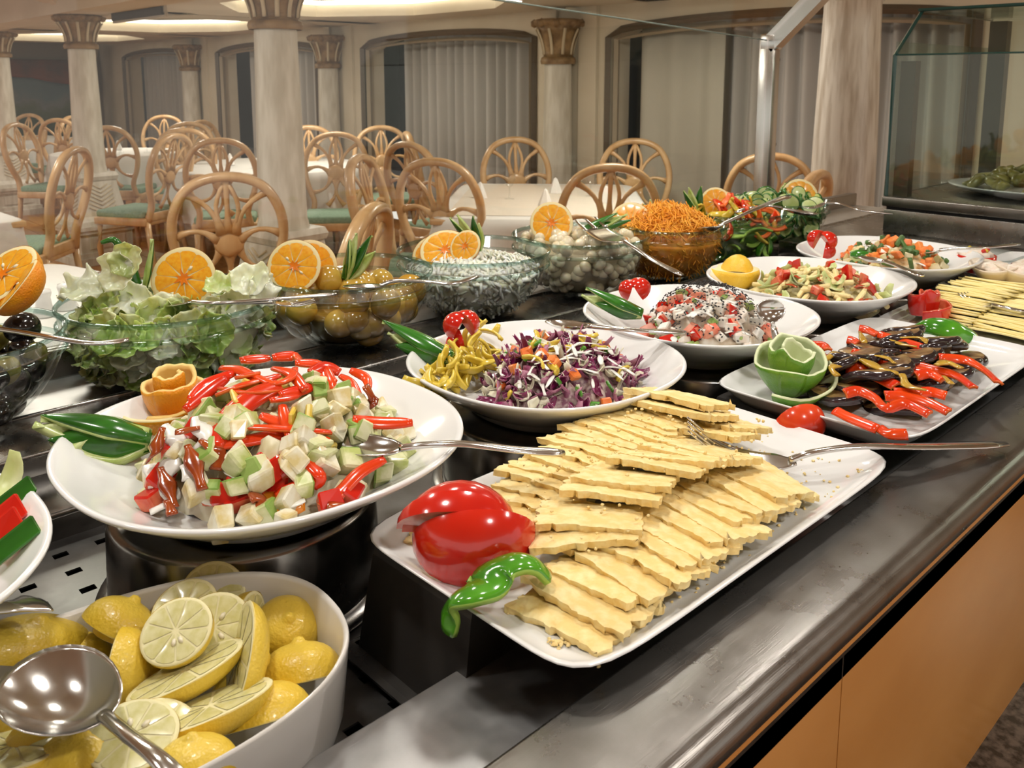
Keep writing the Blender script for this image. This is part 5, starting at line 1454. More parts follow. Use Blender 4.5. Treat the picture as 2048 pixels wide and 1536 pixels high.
# ================================================================== plate 6: left edge
R = random.Random(16)
C6 = (-.035, .745); Z6 = .912
mound('salad_base', C6, .10, .10, Z6, .045, mat('tomato_salad_mass', (.60, .30, .15), .5, col2=(.70, .62, .40), scale=50), 'mass inside the tomato salad at the left edge', 'salad', .3)
scatter(R, 'tomato_piece', [chunk_mesh('tomato_piece', .032, .02, .016, [M_tomin, M_tom], 200 + k, .2, True) for k in range(3)], dome_pts(R, 30, C6, .115, .115, Z6 + .004, .045, 0, 1, .003), 'red tomato piece on the plate at the left edge', 'tomato', 'tomato pieces on the left plate')
scatter(R, 'cucumber_cube', [chunk_mesh('cucumber_cube', .030, .016, .015, [M_cfle, M_cskin], 210 + k, .15, True) for k in range(4)], dome_pts(R, 22, C6, .12, .12, Z6 + .004, .045, .1, 1, .003), 'cucumber stick on the plate at the left edge', 'cucumber', 'cucumber on the left plate')
for (px, py, z, me, nm, lab) in [(22, 1000, .957, 'c', 'cucumber_stick', 'cucumber stick nearest the rim of the left-edge plate'), (25, 1085, .955, 'c', 'cucumber_stick', 'cucumber stick low on the left-edge plate'), (10, 1035, .955, 't', 'tomato_piece', 'red tomato piece nearest the rim of the left-edge plate'), (5, 1062, .952, 't', 'tomato_piece', 'red tomato piece below the others on the left-edge plate')]:
    me_ = chunk_mesh(nm, .038, .016, .015, [M_cfle, M_cskin], 220, .1, True) if me == 'c' else chunk_mesh(nm, .03, .02, .016, [M_tomin, M_tom], 222, .15, True)
    obj(nm, me_, None, M=frame(at(px, py, z), (-.2, -.8, .6), (1, .3, .3)), label=lab, cat='cucumber' if me == 'c' else 'tomato')
lb = flake_meshes('lettuce_bit', 1, .032, .014, [M_lpale], random.Random(2))[0]
obj('lettuce_bit', lb, None, M=frame(at(22, 958, .965), (-.4, -.6, .6), (.5, .2, .8)), label='pale lettuce strip on the left-edge plate', cat='lettuce')

# ================================================================== tray 1: cheese slices
R = random.Random(21)
M_cheese = mat('pale_yellow_cheese', (.84, .61, .23), .6, col2=(.90, .74, .37), scale=70, bump=.9, bscale=170, sss=.0, rand=.05)
def cheese_mesh(k, L=.086, Wd=.056, T=.0062):
    sd = k * 13.7; rr = random.Random(k)
    nick = [(rr.uniform(0, 1), rr.uniform(0, 1)) for _ in range(3)]
    def fn(u, v):
        x, y = (u - .5) * Wd, (v - .5) * L
        e = max(abs(2 * u - 1), abs(2 * v - 1)) ** 8
        j = noise.noise_vector(Vector((x * 130 + sd, y * 130, 0))) * .0024 * e + noise.noise_vector(Vector((x * 420 + sd, y * 420, 3))) * .0022 * e
        z = .0011 * noise.noise(Vector((x * 230, y * 230, sd))) - .0012 * e + (.003 * math.sin(v * 3.1 + k) * .4)
        return (x + j.x + .004 * math.sin(v * 3 + k) * .5, y + j.y * 1.5, z + T / 2)
    b = MB(); b.grid(fn, 16, 24, 0, T)
    me = b.mesh('cheese_slice', M_cheese)
    me.set_sharp_from_angle(angle=math.radians(50))
    return me
CHM = [cheese_mesh(k) for k in range(6)]
CG = 'sliced cheese on the foreground tray'
def cheese(x, y, z, yaw, pitch, roll=0.0, lab=None, sl=1.0, sw=1.0):
    M_ = Matrix.Translation((x, y, z)) @ Matrix.Rotation(math.radians(yaw), 4, 'Z') @ Matrix.Rotation(math.radians(pitch), 4, 'Y') @ Matrix.Rotation(math.radians(roll), 4, 'X') @ Matrix.Diagonal((sw, sl, 1, 1))
    return obj('cheese_slice', R.choice(CHM), None, M=M_, label=lab, cat='cheese', group=CG)
LA_ = 'crumbly pale yellow cheese slice in the front row of the foreground tray'
LB_ = 'crumbly pale yellow cheese slice in the back row of the foreground tray'
LC_ = 'pale yellow cheese slice lying slantwise on top between the two rows'
tz = .9075
cheese(.438, .392, tz + .004, 2, 1, 0, 'nearest cheese slice, lying flat at the end of the front row')
n = 13
for i in range(1, n):
    t = i / (n - 1); x = lerp(.438, .690, t); yy = lerp(.395, .392, t) + R.uniform(-.005, .005)
    h = .008 + .016 * math.sin(min(1, t * 1.6) * math.pi / 2)
    cheese(x, yy, tz + h, lerp(2, -8, t) + R.uniform(-4, 4), lerp(5, 11, t) + R.uniform(-1.5, 1.5), R.uniform(-2, 2), LA_, R.uniform(.92, 1.12))
n = 18
for i in range(n):
    t = i / (n - 1); x = lerp(.520, .785, t); yy = lerp(.533, .545, t) + R.uniform(-.006, .006)
    h = .006 + .026 * math.sin(min(1, t * 1.7) * math.pi / 2)
    cheese(x, yy, tz + h, lerp(9, -12, t) + R.uniform(-5, 5), lerp(5, 12, t) + R.uniform(-2, 2), R.uniform(-5, -1), LB_, R.uniform(1.0, 1.25))
for i, (x, y, z, yaw, p, r_) in enumerate([(.500, .440, .934, 42, 6, -4), (.515, .447, .939, 38, 8, -4), (.556, .456, .946, 28, 12, -4), (.578, .458, .949, 26, 13, -4), (.622, .456, .950, 18, 14, -5), (.645, .455, .949, 14, 15, -5), (.668, .452, .947, 8, 15, -5), (.690, .446, .944, 2, 15, -5)]):
    cheese(x, y, z, yaw + R.uniform(-3, 3), p, r_, LC_, 1.0)
cheese(.760, .535, .955, -4, 12, -6, 'topmost big cheese slice at the far end of the tray', 1.3, .9)
cheese(.748, .520, .950, 2, 15, -6, 'cheese slice just under the topmost one at the far end', 1.25)
cheese(.775, .490, .938, -12, 12, -8, 'cheese slice sloping down behind the fork tines', 1.1, 1.1)
cheese(.735, .480, .940, 3, 14, -8, 'crumbled cheese slice right beside the fork tines', 1.05)
cheese(.720, .400, .925, -18, 14, 3, 'last cheese slice of the front row, far end', 1.0)
cheese(.438, .545, tz + .001, 30, 0, 0, 'thin cheese corner showing behind the tomato wedges', .7, .6)
cb = MB()
for k in range(120):
    t = R.random()
    if k < 70: p = Vector((R.uniform(.40, .80), R.choice([R.uniform(.345, .36), R.uniform(.34, .47)]), tz + .001))
    else: p = Vector((R.uniform(.72, .84), R.uniform(.36, .50), tz + .001))
    s = R.uniform(.0007, .0024); cb.blob((s, s * .8, s * .6), 1, .5, 2, k, p)
for k in range(40): p = at(1735 + R.gauss(0, 9), 940 + R.gauss(0, 4), tz + .002); s = R.uniform(.0008, .002); cb.blob((s, s, s * .6), 1, .5, 2, k, p)
for k in range(40): p = at(1115 + R.gauss(0, 9), 1285 + R.gauss(0, 5), tz + .002); s = R.uniform(.0008, .002); cb.blob((s, s, s * .6), 1, .5, 2, k, p)
for k in range(160):
    t = R.random(); p = Vector((lerp(.46, .76, t) + R.uniform(-.03, .03), R.uniform(.40, .55), tz + .030 + .02 * math.sin(t * 2.5))); s = R.uniform(.0008, .0026); cb.blob((s, s * .8, s * .7), 1, .6, 2, k, p)
cb.v = [(x - .62, y - .46, z - tz) for (x, y, z) in cb.v]
cb.build('cheese_crumbs', M_cheese, None, (.62, .46, tz), label='loose cheese crumbs scattered on the foreground tray', cat='crumbs', kind='stuff')
# tomato wedges and green pepper
def elev(d): return vdir(0, math.sin(math.radians(d)), math.cos(math.radians(d)))
for (px, py, z, el, an, r_, ax, lab) in [(948, 1068, .9330, 10, 1.50, .0440, .10, 'big glossy red tomato wedge standing at the near end of the cheese tray'),
                                         (920, 1064, .9345, 94, .90, .0410, -.02, 'red tomato wedge with pointed ends topping the tomato fan'),
                                         (914, 1060, .9350, 60, .45, .0430, -.05, 'thin red tomato wedge squeezed between the two bigger ones')]:
    c_ = at(px, py, z)
    t = thing('tomato_wedge', lab, 'tomato', c_, group='tomato pieces on the cheese tray')
    b = tomato_wedge_mesh(r_, an, 1.16, 18); b.build('flesh_and_skin', [M_tom, M_tomin], t, M=frame_x((0, 0, 0), elev(el), rtv + upv * ax))
P = smooth_path([at(893, 1262, .905), at(905, 1205, .925), at(940, 1185, .934), at(975, 1172, .934), at(995, 1140, .940), at(1035, 1122, .944), at(1070, 1128, .940), at(1096, 1152, .930)], 5)
me = ribbon_mesh('green_pepper', P, [.011 + .006 * math.sin(math.pi * i / (len(P) - 1)) for i in range(len(P))], .0055, [M_gpep, M_gpepin], (.05, .10, 1), 6, .005)
put('green_pepper_piece', me, P[10], 'wavy glossy green pepper piece hanging over the near edge of the cheese tray', 'pepper')

# ================================================================== tray 2: grilled aubergine
R = random.Random(22)
def z5(x, y, z): return (1400 + x / 3.16, 600 + y / 3.16, z)
M_aub = mat('aubergine_skin', (.010, .006, .008), .18, col2=(.03, .016, .02), scale=30, coat=.5)
M_aubf = mat('aubergine_flesh', (.14, .065, .02), .35, col2=(.38, .24, .09), scale=45, coat=.3, detail=6, rand=.15)
def aub_mesh(k):
    rr = random.Random(k); b = MB(); r = .031; T = .011
    def q(rad, z): return rad
    v = []; f = []; mi = []; n = 28
    prof = [(0, T), (.6, T * 1.0), (.9, T * .98), (1.0, T * .72), (1.01, T * .3), (.92, .0), (.5, 0), (0, 0)]
    for (rad, z) in prof:
        for i in range(n):
            a = 2 * math.pi * i / n; w = 1 + .10 * noise.noise(Vector((math.cos(a) * 1.3 + k * 3, math.sin(a) * 1.3, 0))); x, y = rad * r * w * math.cos(a) * 1.25, rad * r * w * math.sin(a)
            v.append((x, y, z + .004 * math.sin(x * 70 + k) + .0015 * noise.noise(Vector((x * 120, y * 120, k)))))
    for j in range(len(prof) - 1):
        for i in range(n): f.append((j * n + i, j * n + (i + 1) % n, (j + 1) * n + (i + 1) % n, (j + 1) * n + i)); mi.append(1 if 2 <= j <= 4 else 0)
    b.add(v, [q[::-1] for q in f], mi); return b.mesh('aubergine_slice', [M_aubf, M_aub])
AM = [aub_mesh(k) for k in range(5)]
for (row, y, n, x0, x1, zz) in ((0, .400, 10, 1.00, 1.24, .914), (1, .452, 11, .975, 1.26, .920), (2, .505, 10, .985, 1.25, .916), (3, .43, 9, 1.01, 1.23, .934), (4, .478, 9, 1.01, 1.23, .937)):
    for i in range(n):
        t = i / (n - 1)
        M_ = Matrix.Translation((lerp(x0, x1, t) + R.uniform(-.006, .006), y + R.uniform(-.006, .006), zz + R.uniform(0, .004))) @ Matrix.Rotation(R.uniform(-.5, .5) + 1.2, 4, 'Z') @ Matrix.Rotation(R.uniform(-.12, .12), 4, 'X') @ Matrix.Rotation(math.radians(R.uniform(10, 24)), 4, 'Y')
        obj('aubergine_slice', R.choice(AM), None, M=M_, label='grilled aubergine slice with dark skin on the %s of the aubergine tray' % ['front row', 'middle row', 'back row', 'upper front layer', 'upper back layer'][row], cat='aubergine', group='grilled aubergine slices')
for k, q in enumerate([
 [(1005, 180), (1060, 190), (1120, 215)], [(1130, 215), (1300, 265), (1440, 310), (1510, 355)], [(640, 310), (740, 330), (830, 390)], [(700, 285), (780, 290), (810, 310)], [(960, 325), (1080, 360), (1250, 420)],
 [(930, 420), (1050, 450), (1240, 540)], [(1260, 420), (1380, 450), (1480, 460)], [(1350, 410), (1480, 440), (1620, 475), (1730, 550)], [(1370, 480), (1450, 465), (1540, 505)], [(1510, 365), (1680, 380), (1800, 440), (1890, 520)],
 [(920, 590), (1000, 575), (1100, 615), (1180, 680), (1300, 655), (1450, 720)], [(1170, 605), (1300, 610), (1450, 650), (1570, 705)], [(1370, 595), (1450, 580), (1555, 605)], [(850, 695), (950, 745), (1120, 815)], [(1130, 805), (1200, 845), (1310, 850)], [(1230, 585), (1330, 590), (1400, 605)], [(930, 250), (970, 258), (1000, 270)]]):
    n = len(q); zz = [lerp(.950, .935, max(0, (yy - 450) / 400)) if yy > 450 else lerp(.948, .956, (450 - yy) / 270) for (_, yy) in q]
    pstrip(['short red pepper strip at the back of the aubergine tray', 'long red pepper strip along the top back of the aubergine tray', 'red pepper strip behind the lime rose', 'small red pepper strip above the lime rose', 'red pepper strip in the middle of the aubergine tray', 'thick red pepper strip right of the lime rose', 'short bent red pepper strip at the centre right', 'long red pepper strip running to the right front', 'small arched red pepper ring end with sauce', 'red pepper strip at the far right corner of the aubergine', 'wavy red pepper strip over the front aubergine slices', 'straight red pepper strip beside the wavy one', 'small arched red pepper strip at front right', 'red pepper strip lying low at the front edge of the aubergine', 'curled red pepper end at the tray front edge', 'short red pepper strip above the wavy one', 'tiny red pepper piece at the back left'][k],
           [z5(x, y, z) for ((x, y), z) in zip(q, zz)], .0062 if k != 5 else .009, (-.45, -.55, .55), .0035, 'red pepper strips on the aubergine', taper=False)
M_must = mat('mustard_sauce', (.42, .24, .018), .22, col2=(.55, .34, .04), scale=40, coat=.5)
for k, q in enumerate([[(870, 480), (830, 430), (900, 400), (960, 370), (1050, 390), (1150, 440), (1270, 470), (1310, 540), (1430, 570)], [(1010, 200), (1040, 270)], [(1200, 250), (1280, 280), (1370, 295)], [(1100, 350), (1180, 365), (1230, 400)], [(1490, 410), (1560, 395), (1650, 430)], [(1540, 480), (1590, 530)], [(1260, 235), (1400, 240), (1430, 275)], [(720, 350), (790, 370), (860, 330)]]):
    P = [at(*z5(x, y, .958 if y < 450 else .953)) for (x, y) in q]
    put('mustard_drizzle', drizzle_mesh('mustard_drizzle', R, P, .0065 if k in (0, 4, 7) else .004, M_must), P[0], ['long mustard sauce trail winding across the aubergine', 'mustard sauce drop under the back pepper strip', 'mustard sauce along the long back strip', 'mustard sauce on the middle pepper strip', 'thick mustard sauce patch on the far right aubergine', 'mustard sauce patch under the arched pepper', 'mustard sauce line at the very back', 'mustard sauce smear behind the lime rose'][k], 'sauce', 'mustard sauce trails')
rose('lime_peel_rose', 'green lime peel rolled into a rose at the near corner of the aubergine tray', at(1574, 790, .911), .064, .070, 2.8, [M_lime, M_limein], 'lime', .50, 8, .22, 3.3, .0035, tilt=(-.22, -.24, 1))
ct = at(1612, 842, .925)
t = thing('tomato_piece', 'bright red tomato corner hanging over the aubergine tray edge', 'tomato', ct)
b = tomato_wedge_mesh(.030, 1.5, 1.0, 14); b.build('flesh_and_skin', [mat('bright_tomato_skin', (.66, .03, .008), .2, col2=(.74, .07, .015), scale=20, coat=.4), M_tomin], t, M=frame_x(-vdir(0, .5, .8) * .022 + Vector((.004, .004, 0)), vdir(0, .35, .9), rtv * .9 + upv * .2))

# ================================================================== tray 3: thin yellow cheese
R = random.Random(23)
M_ych = mat('thin_yellow_cheese', (.82, .68, .26), .45, col2=(.86, .74, .36), scale=8, rand=.05)
def thin_mesh(k):
    b = MB()
    b.grid(lambda u, v: ((u - .5) * .088, (v - .5) * .10, .0012 * math.sin(u * 2.6 + k) + .0012 * math.sin(v * 4 + k * 2)), 8, 8, 0, .0032)
    return b.mesh('thin_cheese_slice', M_ych)
TM = [thin_mesh(k) for k in range(5)]
for i in range(38):
    t = i / 37
    M_ = Matrix.Translation((lerp(1.455, 1.70, t), lerp(.40, .415, t) + R.uniform(-.004, .004), .911 + .016 * math.sin(min(1, t * 1.8) * 1.57))) @ Matrix.Rotation(math.radians(lerp(-12, 10, t) + R.uniform(-5, 5)), 4, 'Z') @ Matrix.Rotation(math.radians(13), 4, 'Y')
    obj('thin_cheese_slice', R.choice(TM), None, M=M_, label='thin yellow cheese slice in the front row of the far cheese tray', cat='cheese', group='thin yellow cheese slices')
for i in range(34):
    t = i / 33
    M_ = Matrix.Translation((lerp(1.47, 1.72, t), lerp(.505, .50, t) + R.uniform(-.004, .004), .913 + .022 * math.sin(min(1, t * 1.8) * 1.57))) @ Matrix.Rotation(math.radians(R.uniform(-14, 6)), 4, 'Z') @ Matrix.Rotation(math.radians(13), 4, 'Y')
    obj('thin_cheese_slice', R.choice(TM), None, M=M_, label='thin yellow cheese slice in the back row of the far cheese tray', cat='cheese', group='thin yellow cheese slices')
rose('tomato_skin_rose', 'red tomato skin rolled into a rose on the far cheese tray', at(1850, 642, .912), .045, .050, 1.8, [M_tom, M_tomin], 'tomato', .85, 5, .22, 3.4, .003)
P = smooth_path([at(1826, 658, .930), at(1860, 652, .940), at(1905, 660, .938), at(1940, 675, .925), at(1962, 695, .912)], 5)
put('green_pepper_piece', ribbon_mesh('green_pepper', P, [.004 + .013 * math.sin(math.pi * (i / (len(P) - 1) * .92 + .04)) for i in range(len(P))], .0035, [M_gpep, M_gpepin], (-.5, -.6, .6), 6, .006), P[8], 'curved green pepper piece lying before the tomato rose', 'pepper')

# ================================================================== tray 4: filled tomatoes and bread cups
R = random.Random(24)
def cup(name, label, c, r, h, m, cat, lean=(0, 0, 1)):
    t = thing(name, label, cat, M=frame(c, lean, (1, 0, 0)))
    b = MB(); b.lathe([(0, 0), (r * .7, 0), (r, h * .5), (r * 1.02, h), (r * .92, h), (r * .85, h * .5), (0, h * .2)], 28, wob=.04); b.build('shell', m, t)
    f = MB(); f.blob((r * .88, r * .88, h * .35), 3, .35, 5, 2, (0, 0, h * .95)); f.build('filling', mat('creamy_filling', (.74, .60, .48), .5, col2=(.80, .74, .64), scale=130), t)
    for k in range(6):
        s = MB(); a = R.uniform(0, 6.28); s.blob((.008, .006, .005), 1, .3, 2, k, (r * .5 * math.cos(a), r * .5 * math.sin(a), h * 1.25)); s.build('topping', [MATS['yellow_pepper_strip'], M_tom][k % 2], t)
    return t
cup('filled_tomato', 'hollowed red tomato with creamy filling at the right picture edge', at(1950, 548, .912), .036, .040, M_tom, 'tomato')
cup('filled_tomato', 'second filled tomato half cut off by the right picture edge', at(2062, 575, .912), .036, .042, M_tom, 'tomato')
M_bread = mat('flat_bread', (.74, .62, .48), .6, col2=(.80, .71, .58), scale=20)
for (px, py, r, lab, a) in [(1985, 575, .040, 'folded pale bread cup in front of the filled tomato', .3), (2030, 580, .036, 'second folded pale bread cup beside the first', 1.2)]:
    t = thing('bread_cup', lab, 'bread', at(px, py, .912))
    b = MB(); b.grid(lambda u, v: ((.35 + .75 * v) * r * math.cos(a + u * 5.4), (.35 + .75 * v) * r * math.sin(a + u * 5.4), .042 * v + .006 * math.sin(u * 9) * v), 26, 5, 0, .003); b.build('wrapper', M_bread, t)
    f = MB(); f.blob((r * .8, r * .8, .014), 3, .4, 6, 4, (0, 0, .036)); f.build('filling', MATS['creamy_filling'], t)
# dish inside the display case
t = thing('oval_platter', 'white platter inside the display case', 'platter', (2.60, .70, .9945))
b = MB(); b.lathe([(0, .004), (.10, .004), (.11, 0), (.12, 0), (.185, .022), (.187, .026), (.12, .008), (0, .007)], 56, sy=1.15); b.build('dish', M_porc, t)
M_leafy = mat('stuffed_leaf', (.14, .13, .03), .3, col2=(.32, .28, .08), scale=25, coat=.5)
lm = []
for k in range(4):
    b = MB(); b.blob((.030, .016, .013), 2, .3, 2, k); lm.append(b.mesh('stuffed_leaf', M_leafy))
scatter(R, 'stuffed_leaf', lm, dome_pts(R, 55, (2.60, .70), .14, .165, 1.006, .055, 0, 1, .003), 'glossy olive-green stuffed vine leaf on the platter in the display case', 'stuffed leaf', 'stuffed leaves in the display case', mode=.6)
P = smooth_path([(2.56, .60, 1.07), (2.57, .56, 1.085), (2.58, .51, 1.08)], 4)
b = MB(); b.tube(P, [(.012, .006)] * len(P), 8); b.build('chilli_garnish', M_tom, None, label='dark red pepper garnish on top of the stuffed leaves', cat='pepper')

# ================================================================== bowl contents
BW = {nm: (c, r) for (c, r, nm, _) in BOWLS}
def inner(nm, z):   # inner radius at height z above the bowl's base
    c, r = BW[nm]; k = z / BH
    return (r * bowl_r(k) * .995 if k < .78 else r * .955) - .006
def in_bowl(R, nm, n, size, z0, z1, wall=.75, dome_h=.0):
    """points packed near the wall and over the top surface"""
    c, r = BW[nm]; out = []
    for i in range(n):
        if R.random() < wall:
            z = R.uniform(z0, z1); rr = max(.005, inner(nm, z) - size * R.uniform(1.0, 1.5))
        else:
            z = z1; rr = (inner(nm, z) - size) * math.sqrt(R.random()); z += dome_h * (1 - (rr / r) ** 2)
        a = R.uniform(0, 6.2832)
        out.append((Vector((c[0] + rr * math.cos(a), c[1] + rr * math.sin(a), BZ + z)), Vector((math.cos(a), math.sin(a), .6)).normalized()))
    return out
def core(nm, z1, m, label, cat, k=.86, dome_h=.0, name='filling', zb=.008):
    c, r = BW[nm]; b = MB(); n = 10
    prof = [(0, zb)] + [(inner(nm, lerp(zb, z1, i / n)) * k, lerp(zb, z1, i / n)) for i in range(n + 1)] + [(inner(nm, z1) * k * .6, z1 + dome_h * .65), (0, z1 + dome_h)]
    b.lathe(prof, 48); return b.build(name, m, None, (c[0], c[1], BZ), label=label, cat=cat)

# --- olives (left edge)
R = random.Random(31)
M_bol = mat('black_olive', (.006, .005, .006), .12, coat=.6)
M_gol = mat('green_olive', (.30, .25, .04), .2, col2=(.40, .34, .08), scale=20, coat=.5)
def bl(name, r, m, amp=.08): 
    out = []
    for k in range(3):
        b = MB(); b.blob(r, 3, amp, 1.2, k); out.append(b.mesh(name, m))
    return out
bo, go = bl('black_olive', (.021, .018, .018), M_bol), bl('green_olive', (.020, .017, .017), M_gol)
scatter(R, 'black_olive', bo, in_bowl(R, 'olives', 34, .018, .02, .085, .8), 'black olive in the bowl at the left edge', 'olive', 'black olives')
scatter(R, 'green_olive', go, in_bowl(R, 'olives', 26, .018, .055, .092, .7), 'green olive in the bowl at the left edge', 'olive', 'green olives')
obj('black_olive', bo[0], None, M=frame(at(45, 655, .972), (0, 0, 1), (1, .3, 0), 1.15), label='large shiny black olive on top, nearest the rim', cat='olive', group='black olives')
def orange(label, px, py, nm, rpx, n, dep=.8, xd=(1, 0, .2), seeds=2, dz=0, el=1.0):
    c, _ = BW[nm]; P = onray(px, py, c[0] + dz, c[1] + dz)
    return citrus_half('orange_half', label, P, vdir(*n), pxsize(rpx, P), dep, seed=px, seeds=seeds, xdir=xd, elong=el)
orange('orange half lying face up on the olive bowl at the left edge', 8, 548, 'olives', 72, (-.25, .62, .5), .95, dz=.02)
orange('orange wedge leaning on the orange half over the olives', 30, 572, 'olives', 64, (-.6, .6, .35), .75, dz=.0)

# --- lettuce
R = random.Random(32)
M_lettuce = mat('lettuce_leaf', (.38, .50, .12), .32, col2=(.70, .73, .40), scale=16, coat=.25, rand=.22, lo=.36, hi=.66, detail=5, sss=.4)
M_lettp = mat('lettuce_heart', (.66, .69, .40), .32, col2=(.80, .80, .60), scale=14, coat=.25, rand=.12, lo=.36, hi=.66, sss=.4)
M_lettd = mat('lettuce_outer', (.22, .38, .06), .32, col2=(.44, .57, .16), scale=18, coat=.25, rand=.2, lo=.36, hi=.66, sss=.4)
def leaf_mesh(k, m, L=.075, Wd=.055):
    sd = k * 9.1; rr = random.Random(k)
    c1, c2 = rr.uniform(.1, .6), rr.uniform(-.3, .5)
    def fn(u, v):
        x, y = (u - .5) * L, (v - .5) * Wd * (.45 + .9 * math.sin(math.pi * (u * .8 + .12)))
        e = abs(2 * v - 1) ** 2 + max(0, 2 * u - 1) ** 2
        z = c1 * (y * y / Wd) * 1.6 + c2 * x * x / L * 2 + .008 * e * math.sin(u * 13 + sd) * math.sin(v * 11 + sd) + .010 * noise.noise(Vector((x * 55, y * 55, sd))) + .004 * noise.noise(Vector((x * 130, y * 130, sd)))
        return (x + .004 * noise.noise(Vector((v * 6, sd, 1))), y + .006 * noise.noise(Vector((u * 7, sd, 2))), z)
    b = MB(); b.grid(fn, 20, 16, 0, .0010); return b.mesh('lettuce_leaf', m)
LM = [leaf_mesh(k, [M_lettuce, M_lettp, M_lettd][k % 3]) for k in range(12)]
core('lettuce', .088, M_lettp, 'dense lettuce filling the largest bowl', 'lettuce', .93, .015, 'lettuce_heap')
for (p, n) in in_bowl(R, 'lettuce', 190, .008, .025, .098, .66, .012):
    obj('lettuce_leaf', R.choice(LM), None, M=frame(p - n * .006, (n + rnd_dir(R) * .30).normalized(), rnd_dir(R), R.uniform(.45, .75)), label='torn lettuce piece in the largest glass bowl', cat='lettuce', group='torn lettuce in the largest bowl')
cL = BW['lettuce'][0]
for (px, py, n, xd, k, s, lab) in [(235, 545, (-.2, .3, .9), (-.2, .9, .1), 1, .75, 'upright frilly lettuce piece at the left of the bowl'), (160, 575, (-.1, .8, .5), (-1, .25, 0), 4, .85, 'lettuce piece poking out over the left rim'), (255, 520, (.1, .2, .9), (.3, .9, 0), 0, .62, 'tallest lettuce tip beside the green stalk'),
    (260, 600, (.1, .7, .6), (1, 0, .1), 4, .75, 'pale yellow lettuce piece in the middle of the bowl'), (500, 560, (.2, .6, .7), (1, .4, 0), 1, .7, 'pale lettuce piece at the right of the bowl'), (525, 580, (.6, .4, .6), (.2, 1, 0), 4, .62, 'whitish lettuce piece standing at the right rim'), (440, 575, (0, .7, .5), (1, 0, 0), 0, .55, 'lettuce piece right of the orange half'),
    (200, 610, (-.1, .6, .7), (1, .2, 0), 3, .8, 'lettuce piece low at the left of the bowl'), (330, 625, (0, .5, .8), (1, .1, 0), 1, .8, 'large whitish lettuce piece over the front rim'), (230, 640, (-.1, .5, .8), (.8, .5, 0), 3, 1.0, 'broad green lettuce leaf behind the front glass'), (430, 630, (.1, .5, .8), (1, -.2, 0), 7, .7, 'pale lettuce leaf under the fork'), (480, 610, (.2, .6, .7), (1, .3, 0), 10, .7, 'curled lettuce piece near the right rim')]:
    P = onray(px, py, cL[0] - .03, cL[1] - .03); obj('lettuce_leaf', LM[k], None, M=frame(P, vdir(*n), rtv * xd[0] + upv * xd[1] - vwv * xd[2], s), label=lab, cat='lettuce', group='torn lettuce in the largest bowl')
orange('orange half standing in the lettuce', 367, 557, 'lettuce', 64, (.05, .32, .92), .5, seeds=1)
# green stalks
P = [onray(203, 485, *cL), onray(228, 480, *cL), onray(245, 505, *cL), onray(262, 540, *cL), onray(272, 570, *cL)]
b = MB(); q = smooth_path(P, 5); b.tube(q, [.003 + .006 * min(1, i / len(q) * 1.4) for i in range(len(q))], 10)
put('green_chilli_stalk', b.mesh('green_chilli_stalk', M_cskin), P[-1], 'curled dark green stalk tip rising from the lettuce', 'pepper')
cucumber_fan('upright green cucumber stick rising from the lettuce', onray(288, 585, *cL), [onray(308, 478, *cL)], .0085, [vdir(.6, .1, -.5)], .006, thick=.006)

# --- pickled green tomatoes
R = random.Random(33)
M_pick = mat('pickled_green_tomato', (.42, .22, .02), .16, col2=(.56, .36, .06), scale=9, coat=.7, rand=.18)
pk = bl('pickled_tomato', (.0265, .0265, .0245), M_pick, .06)
scatter(R, 'pickled_tomato', pk, in_bowl(R, 'pickle', 44, .0225, .026, .082, .8), 'yellow-brown pickled tomato in the glass bowl', 'pickle', 'pickled green tomatoes', s=(.9, 1.1))
core('pickle', .060, mat('pickle_brine', (.22, .13, .02), .15, coat=.5), 'dark brine in the pickle bowl', 'brine', .8, 0, 'pickle_brine')
cP = BW['pickle'][0]
for (px, py, lab) in [(625, 575, 'pickled tomato under the spoon tip'), (655, 560, 'pickled tomato on top beside the spoon'), (570, 590, 'reddish pickled tomato near the left rim'), (700, 615, 'pickled tomato under the spoon bowl'), (790, 610, 'pickled tomato at the right of the bowl')]:
    obj('pickled_tomato', R.choice(pk), None, M=frame(onray(px, py, *cP), rnd_dir(R), rnd_dir(R)), label=lab, cat='pickle', group='pickled green tomatoes')
orange('front orange half standing in the pickle bowl', 588, 532, 'pickle', 54, (-.02, .38, .9), .7, seeds=2, dz=-.02)
orange('rear orange slice behind the front orange half in the pickle bowl', 618, 535, 'pickle', 56, (.05, .30, .92), .4, seeds=0, dz=.015)
def bowl_fan(label, nm, root, tips, w=.011, dz=.0):
    c = BW[nm][0]; c = (c[0] + dz, c[1] + dz)
    cucumber_fan(label, onray(*root, *c), [onray(*q, *c) for q in tips], w, [vdir(-.75 + .25 * k, .15, .7 if k % 2 else .35) for k in range(len(tips))], .004, thick=.005)
bowl_fan('upright cucumber fan in the pickle bowl', 'pickle', (690, 560), [(698, 478), (715, 466), (742, 470), (752, 502), (722, 495)], .013)

